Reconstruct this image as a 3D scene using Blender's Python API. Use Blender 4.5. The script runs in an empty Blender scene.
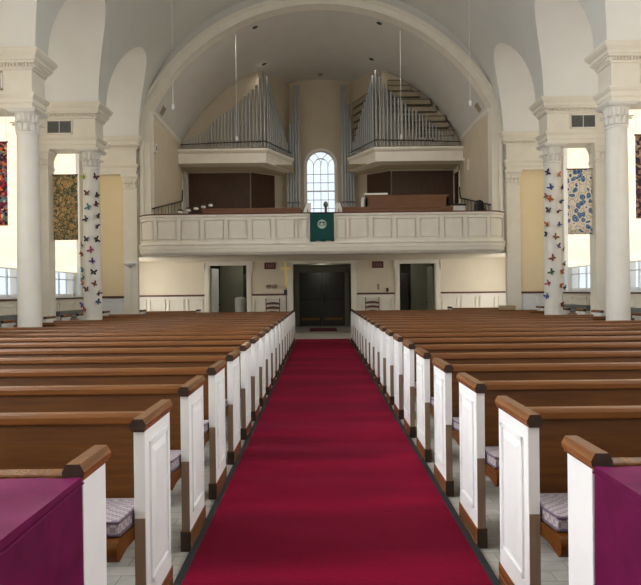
import bpy, bmesh, math, random
from mathutils import Vector, Matrix
random.seed(7)
C = bpy.context.scene.collection
PI = math.pi

# ------------------------------------------------------------------ materials
def srgb(r, g, b):
    def f(c):
        c /= 255.0
        return c / 12.92 if c <= 0.04045 else ((c + 0.055) / 1.055) ** 2.4
    return (f(r), f(g), f(b), 1.0)

def base_mat(name, col, rough=0.6, metal=0.0, spec=0.5):
    m = bpy.data.materials.new(name); m.use_nodes = True
    b = m.node_tree.nodes['Principled BSDF']
    b.inputs['Base Color'].default_value = col
    b.inputs['Roughness'].default_value = rough
    b.inputs['Metallic'].default_value = metal
    b.inputs['Specular IOR Level'].default_value = spec
    return m

def N(m, t, **kw):
    n = m.node_tree.nodes.new(t)
    for k, v in kw.items(): setattr(n, k, v)
    return n

def ramp(m, stops, interp='LINEAR'):
    n = N(m, 'ShaderNodeValToRGB'); cr = n.color_ramp; cr.interpolation = interp
    while len(cr.elements) < len(stops): cr.elements.new(0.5)
    for e, (p, c) in zip(cr.elements, stops): e.position = p; e.color = c
    return n

def coords(m, scale=(1, 1, 1), space='Object'):
    t = N(m, 'ShaderNodeTexCoord'); mp = N(m, 'ShaderNodeMapping')
    mp.inputs['Scale'].default_value = scale
    m.node_tree.links.new(t.outputs[space], mp.inputs['Vector'])
    return mp.outputs['Vector']

def bump(m, src, strength=0.1, dist=0.01):
    b = N(m, 'ShaderNodeBump'); b.inputs['Strength'].default_value = strength; b.inputs['Distance'].default_value = dist
    L = m.node_tree.links; L.new(src, b.inputs['Height'])
    L.new(b.outputs['Normal'], m.node_tree.nodes['Principled BSDF'].inputs['Normal'])

def noisy(name, c1, c2, scale=6, rough=0.6, vec=(1, 1, 1), detail=4, bstr=0.0, spec=0.5, metal=0.0):
    m = base_mat(name, c1, rough, metal, spec); L = m.node_tree.links
    n = N(m, 'ShaderNodeTexNoise'); n.inputs['Scale'].default_value = scale; n.inputs['Detail'].default_value = detail
    L.new(coords(m, vec), n.inputs['Vector'])
    r = ramp(m, [(0.3, c1), (0.7, c2)]); L.new(n.outputs['Fac'], r.inputs['Fac'])
    L.new(r.outputs['Color'], m.node_tree.nodes['Principled BSDF'].inputs['Base Color'])
    if bstr: bump(m, n.outputs['Fac'], bstr)
    return m

def wood(name, c1, c2, axis=0, rough=0.35, scale=3.0, spec=0.5):
    v = [14.0, 14.0, 14.0]; v[axis] = 0.9
    return noisy(name, c1, c2, scale, rough, tuple(v), 6, 0.03, spec)

M = {}
M['white'] = noisy('white_paint', srgb(230, 233, 235), srgb(237, 239, 241), 5, 0.45)
M['column'] = noisy('column_paint', srgb(225, 223, 217), srgb(231, 229, 224), 4, 0.5)
M['trim'] = noisy('cream_trim_paint', srgb(230, 225, 213), srgb(236, 231, 220), 4, 0.5)
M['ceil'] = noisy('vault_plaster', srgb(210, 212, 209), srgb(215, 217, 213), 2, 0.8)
M['bay'] = noisy('lit_side_vault_plaster', srgb(238, 238, 237), srgb(242, 242, 241), 2, 0.8)  # whiter than the main vault: window light put into the colour
M['gceil'] = noisy('gallery_vault_plaster', srgb(208, 206, 202), srgb(214, 212, 208), 2, 0.8)
M['cream'] = noisy('warm_cream_plaster', srgb(238, 218, 178), srgb(241, 223, 186), 2, 0.8)
M['beige'] = noisy('beige_plaster', srgb(222, 211, 190), srgb(227, 217, 197), 2, 0.8)
M['tan'] = noisy('tan_plaster', srgb(198, 186, 164), srgb(204, 192, 171), 2, 0.8)
M['outerwall'] = noisy('side_wall_plaster', srgb(232, 224, 208), srgb(236, 229, 214), 2, 0.8)
M['green_wall'] = noisy('olive_narthex_plaster', srgb(122, 122, 106), srgb(130, 130, 114), 2, 0.8)
M['pew'] = wood('pew_wood', srgb(80, 44, 8), srgb(102, 60, 15), 0, 0.42, 3.0, 0.3)
M['rail'] = wood('lit_top_rail_wood', srgb(104, 60, 21), srgb(124, 76, 31), 0, 0.3)  # lighter than the pew wood: light from above put into the colour
M['caps'] = wood('cap_rail_wood', srgb(104, 64, 34), srgb(134, 88, 50), 1, 0.25)
M['dark_ends'] = noisy('dark_end_wood', srgb(44, 30, 22), srgb(58, 40, 30), 40, 0.5)  # darker wood for the end faces of caps and plinths
M['dkwood'] = wood('dark_wood', srgb(62, 40, 27), srgb(80, 53, 36), 2, 0.45)
M['conwood'] = wood('console_wood', srgb(112, 72, 46), srgb(132, 88, 58), 0, 0.5)
M['maroon'] = wood('chair_rail_wood', srgb(84, 42, 36), srgb(100, 52, 44), 0, 0.4)
M['taupe'] = wood('taupe_wood', srgb(132, 112, 94), srgb(148, 128, 108), 2, 0.5)
M['black'] = base_mat('black_plastic', srgb(18, 18, 20), 0.45)
M['darkmetal'] = base_mat('dark_metal', srgb(45, 45, 48), 0.4, 0.7)
M['grille'] = noisy('grey_grille_metal', srgb(92, 96, 98), srgb(112, 115, 116), 30, 0.5)
M['gold'] = base_mat('polished_gold', srgb(252, 232, 150), 0.3, 0.1)
M['pipe'] = noisy('pipe_metal', srgb(166, 169, 171), srgb(178, 181, 183), 3, 0.36, (1, 1, 1), 3, 0, 0.5, 0.55)
M['pipedark'] = base_mat('pipe_mouth', srgb(40, 42, 44), 0.6)
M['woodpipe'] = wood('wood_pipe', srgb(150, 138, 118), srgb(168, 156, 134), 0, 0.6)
M['woodpipe_shade'] = wood('wood_pipe_shadow_side', srgb(78, 70, 60), srgb(92, 84, 72), 0, 0.6)  # shaded copy of the pipe wood; shade put into the colour
M['edge'] = noisy('carpet_binding', srgb(30, 32, 36), srgb(44, 46, 50), 60, 0.8)
M['bin'] = base_mat('grey_white_plastic', srgb(178, 178, 172), 0.5)
M['paper'] = base_mat('white_paper', srgb(240, 240, 238), 0.7)
M['tancloth'] = noisy('tan_cloth', srgb(168, 150, 118), srgb(182, 164, 132), 20, 0.9)
M['teal'] = noisy('dark_teal_felt', srgb(16, 70, 68), srgb(22, 82, 78), 40, 0.9)
M['emblem'] = base_mat('pale_emblem_thread', srgb(190, 208, 198), 0.8)
M['door'] = wood('dark_door_wood', srgb(28, 24, 20), srgb(38, 33, 28), 2, 0.35)
M['mat'] = noisy('maroon_mat', srgb(96, 22, 46), srgb(110, 28, 52), 60, 0.95)
M['brass'] = base_mat('brass', srgb(120, 92, 52), 0.4, 0.9)

# crimson carpet: fine pile; bands of light across the aisle painted into the colour
m = noisy('crimson_carpet', srgb(117, 4, 38), srgb(133, 7, 46), 90, 0.95, spec=0.1, bstr=0.25)
M['carpet'] = m
L = m.node_tree.links; bb = m.node_tree.nodes['Principled BSDF']
src = bb.inputs['Base Color'].links[0].from_socket
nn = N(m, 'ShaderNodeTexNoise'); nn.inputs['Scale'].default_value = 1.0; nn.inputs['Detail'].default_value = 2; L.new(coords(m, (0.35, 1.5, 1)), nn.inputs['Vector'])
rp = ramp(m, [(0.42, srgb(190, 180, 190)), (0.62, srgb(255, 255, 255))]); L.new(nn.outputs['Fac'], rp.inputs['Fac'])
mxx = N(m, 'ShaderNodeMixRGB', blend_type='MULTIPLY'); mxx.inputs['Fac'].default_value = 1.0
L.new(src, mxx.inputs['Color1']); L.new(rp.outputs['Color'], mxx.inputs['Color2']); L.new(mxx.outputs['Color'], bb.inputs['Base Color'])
b = m.node_tree.nodes['Principled BSDF']
b.inputs['Sheen Weight'].default_value = 0.25; b.inputs['Sheen Tint'].default_value = srgb(230, 60, 110)

m = noisy('plum_velvet', srgb(78, 3, 48), srgb(100, 7, 66), 12, 0.6, spec=0.2)
M['velvet'] = m
b = m.node_tree.nodes['Principled BSDF']
b.inputs['Sheen Weight'].default_value = 0.2; b.inputs['Sheen Tint'].default_value = srgb(215, 60, 160); b.inputs['Sheen Roughness'].default_value = 0.35

# flagstone floor
m = base_mat('flagstone', srgb(175, 174, 166), 0.5); L = m.node_tree.links
br = N(m, 'ShaderNodeTexBrick'); br.inputs['Scale'].default_value = 2.2
br.inputs['Color1'].default_value = srgb(212, 209, 202); br.inputs['Color2'].default_value = srgb(198, 196, 190); br.inputs['Mortar'].default_value = srgb(168, 165, 158)
br.inputs['Mortar Size'].default_value = 0.008
L.new(coords(m), br.inputs['Vector'])
ns = N(m, 'ShaderNodeTexNoise'); ns.inputs['Scale'].default_value = 9; L.new(coords(m), ns.inputs['Vector'])
mx = N(m, 'ShaderNodeMixRGB', blend_type='MULTIPLY'); mx.inputs['Fac'].default_value = 0.5
rp = ramp(m, [(0.3, srgb(200, 200, 196)), (0.7, srgb(255, 255, 255))]); L.new(ns.outputs['Fac'], rp.inputs['Fac'])
L.new(br.outputs['Color'], mx.inputs['Color1']); L.new(rp.outputs['Color'], mx.inputs['Color2'])
L.new(mx.outputs['Color'], m.node_tree.nodes['Principled BSDF'].inputs['Base Color'])
M['stone'] = m

# woven lavender cushion
m = base_mat('lavender_weave', srgb(170, 152, 168), 0.9); L = m.node_tree.links
ck = N(m, 'ShaderNodeTexChecker'); ck.inputs['Scale'].default_value = 42
ck.inputs['Color1'].default_value = srgb(164, 154, 160); ck.inputs['Color2'].default_value = srgb(134, 122, 130)
L.new(coords(m), ck.inputs['Vector']); L.new(ck.outputs['Color'], m.node_tree.nodes['Principled BSDF'].inputs['Base Color'])
M['cushion'] = m
M['piping'] = base_mat('mauve_piping', srgb(96, 80, 98), 0.9)

# fabric hangings
def floral(name, stops, scale, dist=0.0, feature='F1', warp=2.0, interp='CONSTANT'):
    m = base_mat(name, srgb(120, 110, 90), 0.9); L = m.node_tree.links
    v = coords(m, (1, 1, 1))
    n1 = N(m, 'ShaderNodeTexNoise'); n1.inputs['Scale'].default_value = scale * 0.7; L.new(v, n1.inputs['Vector'])
    ad = N(m, 'ShaderNodeVectorMath', operation='MULTIPLY_ADD')
    L.new(n1.outputs['Color'], ad.inputs[0]); ad.inputs[1].default_value = (warp / scale,) * 3; L.new(v, ad.inputs[2])
    vo = N(m, 'ShaderNodeTexVoronoi', feature=feature); vo.inputs['Scale'].default_value = scale
    L.new(ad.outputs['Vector'], vo.inputs['Vector'])
    r = ramp(m, stops, interp); L.new(vo.outputs['Distance'], r.inputs['Fac'])
    L.new(r.outputs['Color'], m.node_tree.nodes['Principled BSDF'].inputs['Base Color'])
    return m, vo, v
M['leafy'] = floral('leafy_brocade', [(0, srgb(196, 160, 108)), (0.14, srgb(168, 128, 80)), (0.26, srgb(204, 172, 122)), (0.36, srgb(96, 104, 76)), (0.46, srgb(70, 80, 62)), (0.56, srgb(176, 140, 90)), (0.68, srgb(66, 76, 62))], 8, warp=3.2)[0]
M['paisley'] = floral('blue_paisley_print', [(0, srgb(150, 172, 196)), (0.12, srgb(58, 92, 140)), (0.24, srgb(120, 150, 184)), (0.32, srgb(62, 86, 128)), (0.40, srgb(226, 218, 202)), (0.62, srgb(188, 176, 156)), (0.72, srgb(224, 217, 203))], 6.5, warp=1.1)[0]
mm, vo, v = floral('bright_floral_print', [(0, srgb(0, 0, 0)), (1, srgb(255, 255, 255))], 22, warp=1.2)
rr = ramp(mm, [(0, srgb(176, 40, 72)), (0.22, srgb(60, 26, 46)), (0.4, srgb(216, 110, 60)), (0.52, srgb(98, 132, 128)), (0.68, srgb(120, 30, 60)), (0.84, srgb(214, 200, 170))], 'CONSTANT')
mm.node_tree.links.new(vo.outputs['Color'], rr.inputs['Fac']); mm.node_tree.links.new(rr.outputs['Color'], mm.node_tree.nodes['Principled BSDF'].inputs['Base Color'])
M['bright'] = mm
mm, vo, v = floral('dusky_print', [(0, srgb(0, 0, 0)), (1, srgb(255, 255, 255))], 24, warp=1.0)
rr = ramp(mm, [(0, srgb(78, 48, 62)), (0.3, srgb(150, 112, 92)), (0.5, srgb(52, 40, 56)), (0.75, srgb(176, 150, 128))], 'CONSTANT')
mm.node_tree.links.new(vo.outputs['Color'], rr.inputs['Fac']); mm.node_tree.links.new(rr.outputs['Color'], mm.node_tree.nodes['Principled BSDF'].inputs['Base Color'])
M['dusky'] = mm

# sunlit roller shade (glows with the daylight behind it)
def shade_mat(name, strength, c1, c2):
    m = base_mat(name, srgb(205, 192, 164), 0.9)
    b = m.node_tree.nodes['Principled BSDF']; L = m.node_tree.links
    b.inputs['Emission Strength'].default_value = strength
    n = N(m, 'ShaderNodeTexNoise'); n.inputs['Scale'].default_value = 1.5; L.new(coords(m, (0.1, 1, 3.0)), n.inputs['Vector'])
    r = ramp(m, [(0.35, c1), (0.65, c2)]); L.new(n.outputs['Fac'], r.inputs['Fac']); L.new(r.outputs['Color'], b.inputs['Emission Color'])
    return m
M['shade'] = shade_mat('sunlit_shade', 0.68, (0.96, 0.85, 0.66, 1), (1.0, 0.93, 0.80, 1))
M['fill_left'] = shade_mat('unseen_left_fill_shade', 7.2, (0.94, 0.97, 1, 1), (1, 1, 1, 1))  # stronger glow for the unseen left bays, added to light the nave
M['fill_under'] = shade_mat('unseen_fill_pane', 4.5, (1, 0.98, 0.95, 1), (1, 1, 0.97, 1))  # glowing pane added out of view to brighten the under-gallery
M['fill_right'] = shade_mat('unseen_right_fill_shade', 2.9, (0.94, 0.97, 1, 1), (1, 1, 1, 1))  # stronger glow for the unseen right bays, added as nave light
m = base_mat('window_glass', (1, 1, 1, 1), 0.02)
b = m.node_tree.nodes['Principled BSDF']; b.inputs['Transmission Weight'].default_value = 1.0; b.inputs['IOR'].default_value = 1.02
M['glass'] = m

# ------------------------------------------------------------------ mesh builder
class MB:
    def __init__(s): s.bm = bmesh.new()
    def box(s, x0, x1, y0, y1, z0, z1, bevel=0.0):
        vs = [s.bm.verts.new(p) for p in ((x0,y0,z0),(x1,y0,z0),(x1,y1,z0),(x0,y1,z0),(x0,y0,z1),(x1,y0,z1),(x1,y1,z1),(x0,y1,z1))]
        fs = [s.bm.faces.new([vs[i] for i in q]) for q in ((3,2,1,0),(4,5,6,7),(0,1,5,4),(1,2,6,5),(2,3,7,6),(3,0,4,7))]
        if bevel:
            es = set(e for f in fs for e in f.edges)
            bmesh.ops.bevel(s.bm, geom=list(es), offset=bevel, segments=2, affect='EDGES', profile=0.5)
        return s
    def tube(s, p0, p1, r0, r1=None, seg=10, caps=True):
        r1 = r0 if r1 is None else r1
        p0, p1 = Vector(p0), Vector(p1); d = (p1 - p0).normalized()
        u = d.orthogonal().normalized(); w = d.cross(u)
        a, b = [], []
        for i in range(seg):
            t = 2*PI*i/seg; o = u*math.cos(t) + w*math.sin(t)
            a.append(s.bm.verts.new(p0 + o*r0)); b.append(s.bm.verts.new(p1 + o*r1))
        for i in range(seg):
            j = (i+1) % seg; s.bm.faces.new((a[i], a[j], b[j], b[i]))
        if caps: s.bm.faces.new(a[::-1]); s.bm.faces.new(b)
        return s
    def path(s, pts, r, seg=8):
        for a, b in zip(pts[:-1], pts[1:]): s.tube(a, b, r, r, seg)
        return s
    def lathe(s, prof, c=(0,0,0), seg=32):
        rings = []
        for (r, z) in prof:
            rings.append([s.bm.verts.new((c[0]+r*math.cos(2*PI*i/seg), c[1]+r*math.sin(2*PI*i/seg), c[2]+z)) for i in range(seg)])
        for a, b in zip(rings[:-1], rings[1:]):
            for i in range(seg):
                j = (i+1) % seg; s.bm.faces.new((a[i], a[j], b[j], b[i]))
        s.bm.faces.new(rings[0][::-1]); s.bm.faces.new(rings[-1])
        return s
    def rectloft(s, prof, x0, x1, y0, y1):
        """rectangle (x0..x1, y0..y1) grown outward by each offset at each height: mitred mouldings on a block"""
        rings = []
        for (o, z) in prof:
            rings.append([s.bm.verts.new(p) for p in ((x0-o,y0-o,z),(x1+o,y0-o,z),(x1+o,y1+o,z),(x0-o,y1+o,z))])
        for a, b in zip(rings[:-1], rings[1:]):
            for i in range(4):
                j = (i+1) % 4; s.bm.faces.new((a[i], a[j], b[j], b[i]))
        s.bm.faces.new(rings[0][::-1]); s.bm.faces.new(rings[-1])
        return s
    def prism(s, poly, axis, a, b):
        """closed polygon extruded along axis 0/1/2 from a to b (poly in the two other axes, in order)"""
        def mk(p, t):
            q = [0,0,0]; o = [i for i in range(3) if i != axis]
            q[o[0]], q[o[1]], q[axis] = p[0], p[1], t
            return s.bm.verts.new(q)
        A = [mk(p, a) for p in poly]; B = [mk(p, b) for p in poly]; n = len(poly)
        for i in range(n):
            j = (i+1) % n; s.bm.faces.new((A[i], A[j], B[j], B[i]))
        s.bm.faces.new(A[::-1]); s.bm.faces.new(B)
        return s
    def band(s, inner, outer, y0, y1):
        """open band between two matching outlines in XZ, y0..y1 thick"""
        def row(pts, y): return [s.bm.verts.new((p[0], y, p[1])) for p in pts]
        i0, o0, i1, o1 = row(inner,y0), row(outer,y0), row(inner,y1), row(outer,y1)
        for k in range(len(inner)-1):
            for (a, b) in ((i0,o0),(o0,o1),(o1,i1),(i1,i0)):
                s.bm.faces.new((a[k], b[k], b[k+1], a[k+1]))
        s.bm.faces.new((i0[0],i1[0],o1[0],o0[0])); s.bm.faces.new((i0[-1],o0[-1],o1[-1],i1[-1]))
        return s
    def grid(s, rows):
        R = [[s.bm.verts.new(p) for p in r] for r in rows]
        for a, b in zip(R[:-1], R[1:]):
            for i in range(len(a)-1): s.bm.faces.new((a[i], a[i+1], b[i+1], b[i]))
        return s
    def build(s, name, mat, parent=None, smooth=False, bevel=0.0, solid=0.0):
        bmesh.ops.recalc_face_normals(s.bm, faces=s.bm.faces)
        me = bpy.data.meshes.new(name); s.bm.to_mesh(me); s.bm.free()
        me.materials.append(mat)
        o = bpy.data.objects.new(name, me); C.objects.link(o)
        if parent: o.parent = parent
        if smooth:
            for p in me.polygons: p.use_smooth = True
            me.set_sharp_from_angle(angle=math.radians(38))
        if bevel:
            bv = o.modifiers.new('edge', 'BEVEL'); bv.width = bevel; bv.segments = 2; bv.limit_method = 'ANGLE'
        if solid:
            so = o.modifiers.new('thick', 'SOLIDIFY'); so.thickness = solid; so.offset = 0
        return o

def tag(o, label, cat, group=None, kind=None):
    o['label'] = label; o['category'] = cat
    if group: o['group'] = group
    if kind: o['kind'] = kind
    return o
def thing(name, label, cat, loc=(0,0,0), group=None, rotz=0):
    o = bpy.data.objects.new(name, None); C.objects.link(o); o.location = loc; o.rotation_euler = (0,0,rotz)
    o.empty_display_size = 0.1
    return tag(o, label, cat, group)
def struct(o): o['kind'] = 'structure'; return o
def S(mb, name, mat, **k): return struct(mb.build(name, mat, **k))
def copy_tree(o, parent=None):
    c = o.copy(); C.objects.link(c)
    if parent: c.parent = parent
    for ch in list(o.children): copy_tree(ch, c)
    return c
SIDE = {-1: 'left', 1: 'right'}
ORD = ['', 'first', 'second', 'third', 'fourth', 'fifth', 'sixth', 'seventh', 'eighth', 'ninth', 'tenth', 'eleventh', 'twelfth',
       'thirteenth', 'fourteenth', 'fifteenth', 'sixteenth', 'seventeenth', 'eighteenth', 'nineteenth', 'twentieth', 'twenty-first',
       'twenty-second', 'twenty-third', 'twenty-fourth', 'twenty-fifth', 'twenty-sixth', 'twenty-seventh', 'twenty-eighth',
       'twenty-ninth', 'thirtieth', 'thirty-first', 'thirty-second', 'thirty-third', 'thirty-fourth']

# ------------------------------------------------------------------ key dimensions (metres; y runs down the nave, x = 0 mid-aisle)
WALLX = 6.85; COLX = 5.535; BAY = 3.13
BEAMS = [17.55 - BAY*i for i in range(7)]            # 17.55 is the end wall
ENDY = 17.5; BACKY = 21.3; ALCY = 23.7
SPR = 5.95; VA, VB = 5.25, 4.38                       # vault springing, half width, rise
GC, GR, JX = 4.21, 5.585, 4.97                       # gallery arch centre height, radius, jamb
FRONTY = -3.2
F = -0.05                                            # floor level

# ------------------------------------------------------------------ floor and carpet
S(MB().box(-7.2, 7.2, FRONTY-0.2, 26.4, F-0.12, F), 'floor', M['stone'])
cp = thing('carpet_runner', 'long crimson carpet runner down the middle aisle between the white pew ends', 'carpet', (0, 0, 0))
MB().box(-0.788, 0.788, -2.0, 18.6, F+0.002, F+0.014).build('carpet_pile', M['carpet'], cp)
for s in (-1, 1):
    x0, x1 = sorted((s*0.788, s*0.83))
    MB().box(x0, x1, -2.0, 18.6, F+0.002, F+0.016).build('carpet_edging', M['edge'], cp)

# ------------------------------------------------------------------ side walls with windows
WIN_W, SILL, HEAD = 1.9, 1.38, 6.9
BAYC = [(BEAMS[i]+BEAMS[i+1])/2 for i in range(6)]
WINC = [c for c in BAYC]
wn = 0
for s in (-1, 1):
    mb = MB(); xo, xi = s*(WALLX+0.35), s*WALLX
    x0, x1 = sorted((xo, xi))
    mb.box(x0, x1, FRONTY-0.2, ENDY+0.3, F, SILL)
    mb.box(x0, x1, FRONTY-0.2, ENDY+0.3, HEAD, 8.4)
    ys = [FRONTY-0.2]
    for c in sorted(WINC): ys += [c-WIN_W/2, c+WIN_W/2]
    ys.append(ENDY+0.3)
    for a, b_ in zip(ys[0::2], ys[1::2]): mb.box(x0, x1, a, b_, SILL, HEAD)
    S(mb, 'wall_' + SIDE[s], M['outerwall'])
    # chair rail + wainscot panels as trim
    tr = MB(); x0, x1 = sorted((s*WALLX, s*(WALLX-0.05))); tr.box(x0, x1, 1.0, ENDY, 1.31, 1.37)
    S(tr, 'trim_%d' % (1 if s < 0 else 2), M['maroon'], bevel=0.01)
    tr = MB(); x0, x1 = sorted((s*WALLX, s*(WALLX-0.02)))
    for c in WINC[:4]:
        for k in (-1, 0, 1):
            y0, y1 = c+k*0.95-0.42, c+k*0.95+0.42
            for q in ((y0,y1,1.18,1.21),(y0,y1,0.18,0.21),(y0,y0+0.03,0.18,1.21),(y1-0.03,y1,0.18,1.21)): tr.box(x0, x1, *q)
    S(tr, 'trim_%d' % (3 if s < 0 else 4), M['trim'])
    for i, c in enumerate(WINC):
        wn += 1
        y0, y1 = c-WIN_W/2, c+WIN_W/2
        fr = MB(); x0, x1 = sorted((s*(WALLX-0.03), s*(WALLX+0.06)))
        fr.box(x0, x1, y0-0.1, y0+0.03, SILL-0.02, HEAD+0.1); fr.box(x0, x1, y1-0.03, y1+0.1, SILL-0.02, HEAD+0.1)
        fr.box(x0, x1, y0-0.1, y1+0.1, HEAD-0.02, HEAD+0.12)
        x2, x3 = sorted((s*(WALLX-0.07), s*(WALLX+0.3))); fr.box(x2, x3, y0-0.1, y1+0.1, SILL-0.03, SILL+0.015)
        w = S(fr, 'window_%d' % wn, M['white'])
        sa = MB(); x0, x1 = sorted((s*(WALLX+0.16), s*(WALLX+0.2)))
        sa.box(x0, x1, y0, y0+0.06, SILL, HEAD); sa.box(x0, x1, y1-0.06, y1, SILL, HEAD)
        sa.box(x0, x1, y0, y1, SILL, SILL+0.07); sa.box(x0, x1, y0, y1, HEAD-0.07, HEAD)
        for k in range(1, 4): sa.box(x0, x1, y0+k*WIN_W/4-0.015, y0+k*WIN_W/4+0.015, SILL, HEAD)
        for zz in (1.84, 2.3, 2.76, 3.2, 3.66, 4.12, 4.58, 5.04, 5.5, 5.96, 6.42): sa.box(x0, x1, y0, y1, zz-0.012, zz+0.012)
        sa.build('window_sash', M['white'], w)
        MB().box(*sorted((s*(WALLX+0.175), s*(WALLX+0.183))), y0+0.05, y1-0.05, SILL+0.05, HEAD-0.05).build('window_pane', M['glass'], w)
        x0, x1 = sorted((s*(WALLX+0.075), s*(WALLX+0.085)))
        if i == 0: place = 'in the %s window behind the butterfly column' % SIDE[s]
        elif i == 1: place = 'in the %s window beside the plain column' % SIDE[s]
        else: place = 'added for light in the unseen %s window, %s bay before the organ' % (SIDE[s], ORD[i+1])
        rs = thing('roller_shade', 'sunlit cream shade ' + place, 'window shade', (s*(WALLX+0.08), c, 2.02), 'sunlit roller shades in the side windows')
        MB().box(-0.005, 0.005, -WIN_W/2+0.02, WIN_W/2-0.02, 0.02, HEAD-2.1).build('shade_cloth', M['shade'] if i < 3 else M['fill_left'] if s < 0 else M['fill_right'], rs)
        MB().tube((0, -WIN_W/2+0.02, 0.01), (0, WIN_W/2-0.02, 0.01), 0.012).build('hem_bar', M['trim'], rs)
        MB().tube((0, -WIN_W/2+0.02, HEAD-2.07), (0, WIN_W/2-0.02, HEAD-2.07), 0.03).build('roller', M['white'], rs)

# radiators beneath the two visible windows of each side
for s in (-1, 1):
    for i, txt in ((0, 'behind the butterfly column'), (1, 'behind the plain column')):
        c = WINC[i]
        r = thing('radiator_cover', 'long grey metal radiator cover under the %s window %s' % (SIDE[s], txt), 'radiator', (s*(WALLX-0.16), c, F), 'radiator covers along the side walls')
        MB().box(-0.11, 0.11, -1.0, 1.0, 0, 0.93).build('cabinet', M['trim'], r, bevel=0.01)
        g = MB()
        for k in range(9): g.box(-s*0.11-0.012, -s*0.11+0.012, -0.96, 0.96, 0.93-0.03-0.022*k-0.008, 0.93-0.03-0.022*k+0.008)
        g.box(-s*0.11-0.004, -s*0.11+0.004, -0.97, 0.97, 0.69, 0.92)
        g.build('grille', M['grille'], r)
        MB().box(-0.12, 0.12, -1.01, 1.01, 0.93, 1.06).build('top_grille', M['grille'], r, bevel=0.008)

# ------------------------------------------------------------------ nave vault
def thg(h): return math.asin(min(1.0, max(0.0, (h-SPR)/VB)))
HS, CR = 1.31, 1.98
mb = MB(); cx = MB()
for i, c in enumerate(BAYC):
    zs = []
    n = 28
    for k in range(n+1):
        t = -math.cos(PI*k/n); zs.append((c + HS*t, SPR + CR*math.sqrt(max(0, 1-t*t))))
    rows = []
    for (y, h) in zs:
        g = thg(h); rows.append([(VA*math.cos(g+(PI-2*g)*j/56), y, SPR+VB*math.sin(g+(PI-2*g)*j/56)) for j in range(57)])
    mb.grid(rows)
    for s in (-1, 1):
        rows = []
        for (y, h) in zs:
            xg = VA*math.cos(thg(h)); rows.append([(s*(xg+(WALLX+0.1-xg)*j/4), y, h) for j in range(5)])
        cx.grid(rows)
for i, yb in enumerate(BEAMS):
    a, b_ = yb-(BAY/2-HS), yb+(BAY/2-HS)
    if i == 0: b_ = ENDY+0.05
    if i == 6: a = FRONTY
    mb.grid([[(VA*math.cos(PI*j/56), y, SPR+VB*math.sin(PI*j/56)) for j in range(57)] for y in (a, b_)])
    for s in (-1, 1): cx.grid([[(s*VA, y, SPR), (s*(WALLX+0.1), y, SPR)] for y in (a, b_)])
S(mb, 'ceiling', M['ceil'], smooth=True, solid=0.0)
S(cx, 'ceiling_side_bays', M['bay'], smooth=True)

# ------------------------------------------------------------------ entablature blocks over the columns
ENT = [(0.0, 4.89), (0.0, 4.98), (0.022, 4.985), (0.022, 5.08), (0.04, 5.09), (0.07, 5.14), (0.07, 5.17), (0.0, 5.175),
       (0.0, 5.59), (0.025, 5.60), (0.035, 5.64), (0.035, 5.70), (0.085, 5.705), (0.095, 5.74), (0.115, 5.75), (0.115, 5.81), (0.13, 5.825), (0.165, 5.87), (0.185, 5.915), (0.185, 5.95)]
tn = 5
def entablature(x0, x1, y0, y1, faces):
    global tn
    mb = MB().rectloft(ENT, x0, x1, y0, y1)
    def row(a, b, f):
        n = int((b-a)/0.056)
        for k in range(n):
            t = a + (k+0.5)*(b-a)/n
            f(t)
    if 'f' in faces: row(x0-0.02, x1+0.02, lambda t: mb.box(t-0.014, t+0.014, y0-0.078, y0-0.03, 5.645, 5.70))
    if 'b' in faces: row(x0-0.02, x1+0.02, lambda t: mb.box(t-0.014, t+0.014, y1+0.03, y1+0.078, 5.645, 5.70))
    if 'l' in faces: row(y0-0.02, y1+0.02, lambda t: mb.box(x0-0.078, x0-0.03, t-0.014, t+0.014, 5.645, 5.70))
    if 'r' in faces: row(y0-0.02, y1+0.02, lambda t: mb.box(x1+0.03, x1+0.078, t-0.014, t+0.014, 5.645, 5.70))
    S(mb, 'trim_%d' % tn, M['trim']); tn += 1
for i, yb in enumerate(BEAMS):
    for s in (-1, 1):
        x0, x1 = sorted((s*5.35, s*(WALLX+0.02)))
        if i == 0: entablature(x0, x1, ENDY-0.16, ENDY+0.1, 'f' + ('r' if s < 0 else 'l'))
        else: entablature(x0, x1, yb-0.2, yb+0.32, 'f' + ('r' if s < 0 else 'l') if i < 4 else '')

# ventilation grilles in the friezes
for s in (-1, 1):
    for i, txt in ((1, 'above the butterfly column'), (2, 'above the plain column')):
        yb = BEAMS[i]; a, b_ = (5.90, 6.50)
        x = s*(a+b_)/2
        v = thing('vent_grille', 'grey rectangular vent grille in the cream frieze %s on the %s' % (txt, SIDE[s]), 'vent', (x, yb-0.2, 5.4), 'vent grilles in the friezes')
        f = MB()
        for q in ((-0.31,0.31,0.14,0.17),(-0.31,0.31,-0.17,-0.14),(-0.31,-0.28,-0.17,0.17),(0.28,0.31,-0.17,0.17)): f.box(q[0], q[1], -0.02, 0.0, q[2], q[3])
        f.box(-0.006, 0.006, -0.02, 0, -0.15, 0.15)
        f.build('frame', M['trim'], v)
        MB().box(-0.28, 0.28, -0.004, 0.0, -0.14, 0.14).build('backing', M['black'], v)
        sl = MB()
        for k in range(11): sl.box(-0.28, 0.28, -0.014, -0.006, -0.13+k*0.026-0.009, -0.13+k*0.026+0.007)
        sl.build('louvre', M['grille'], v)

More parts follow.
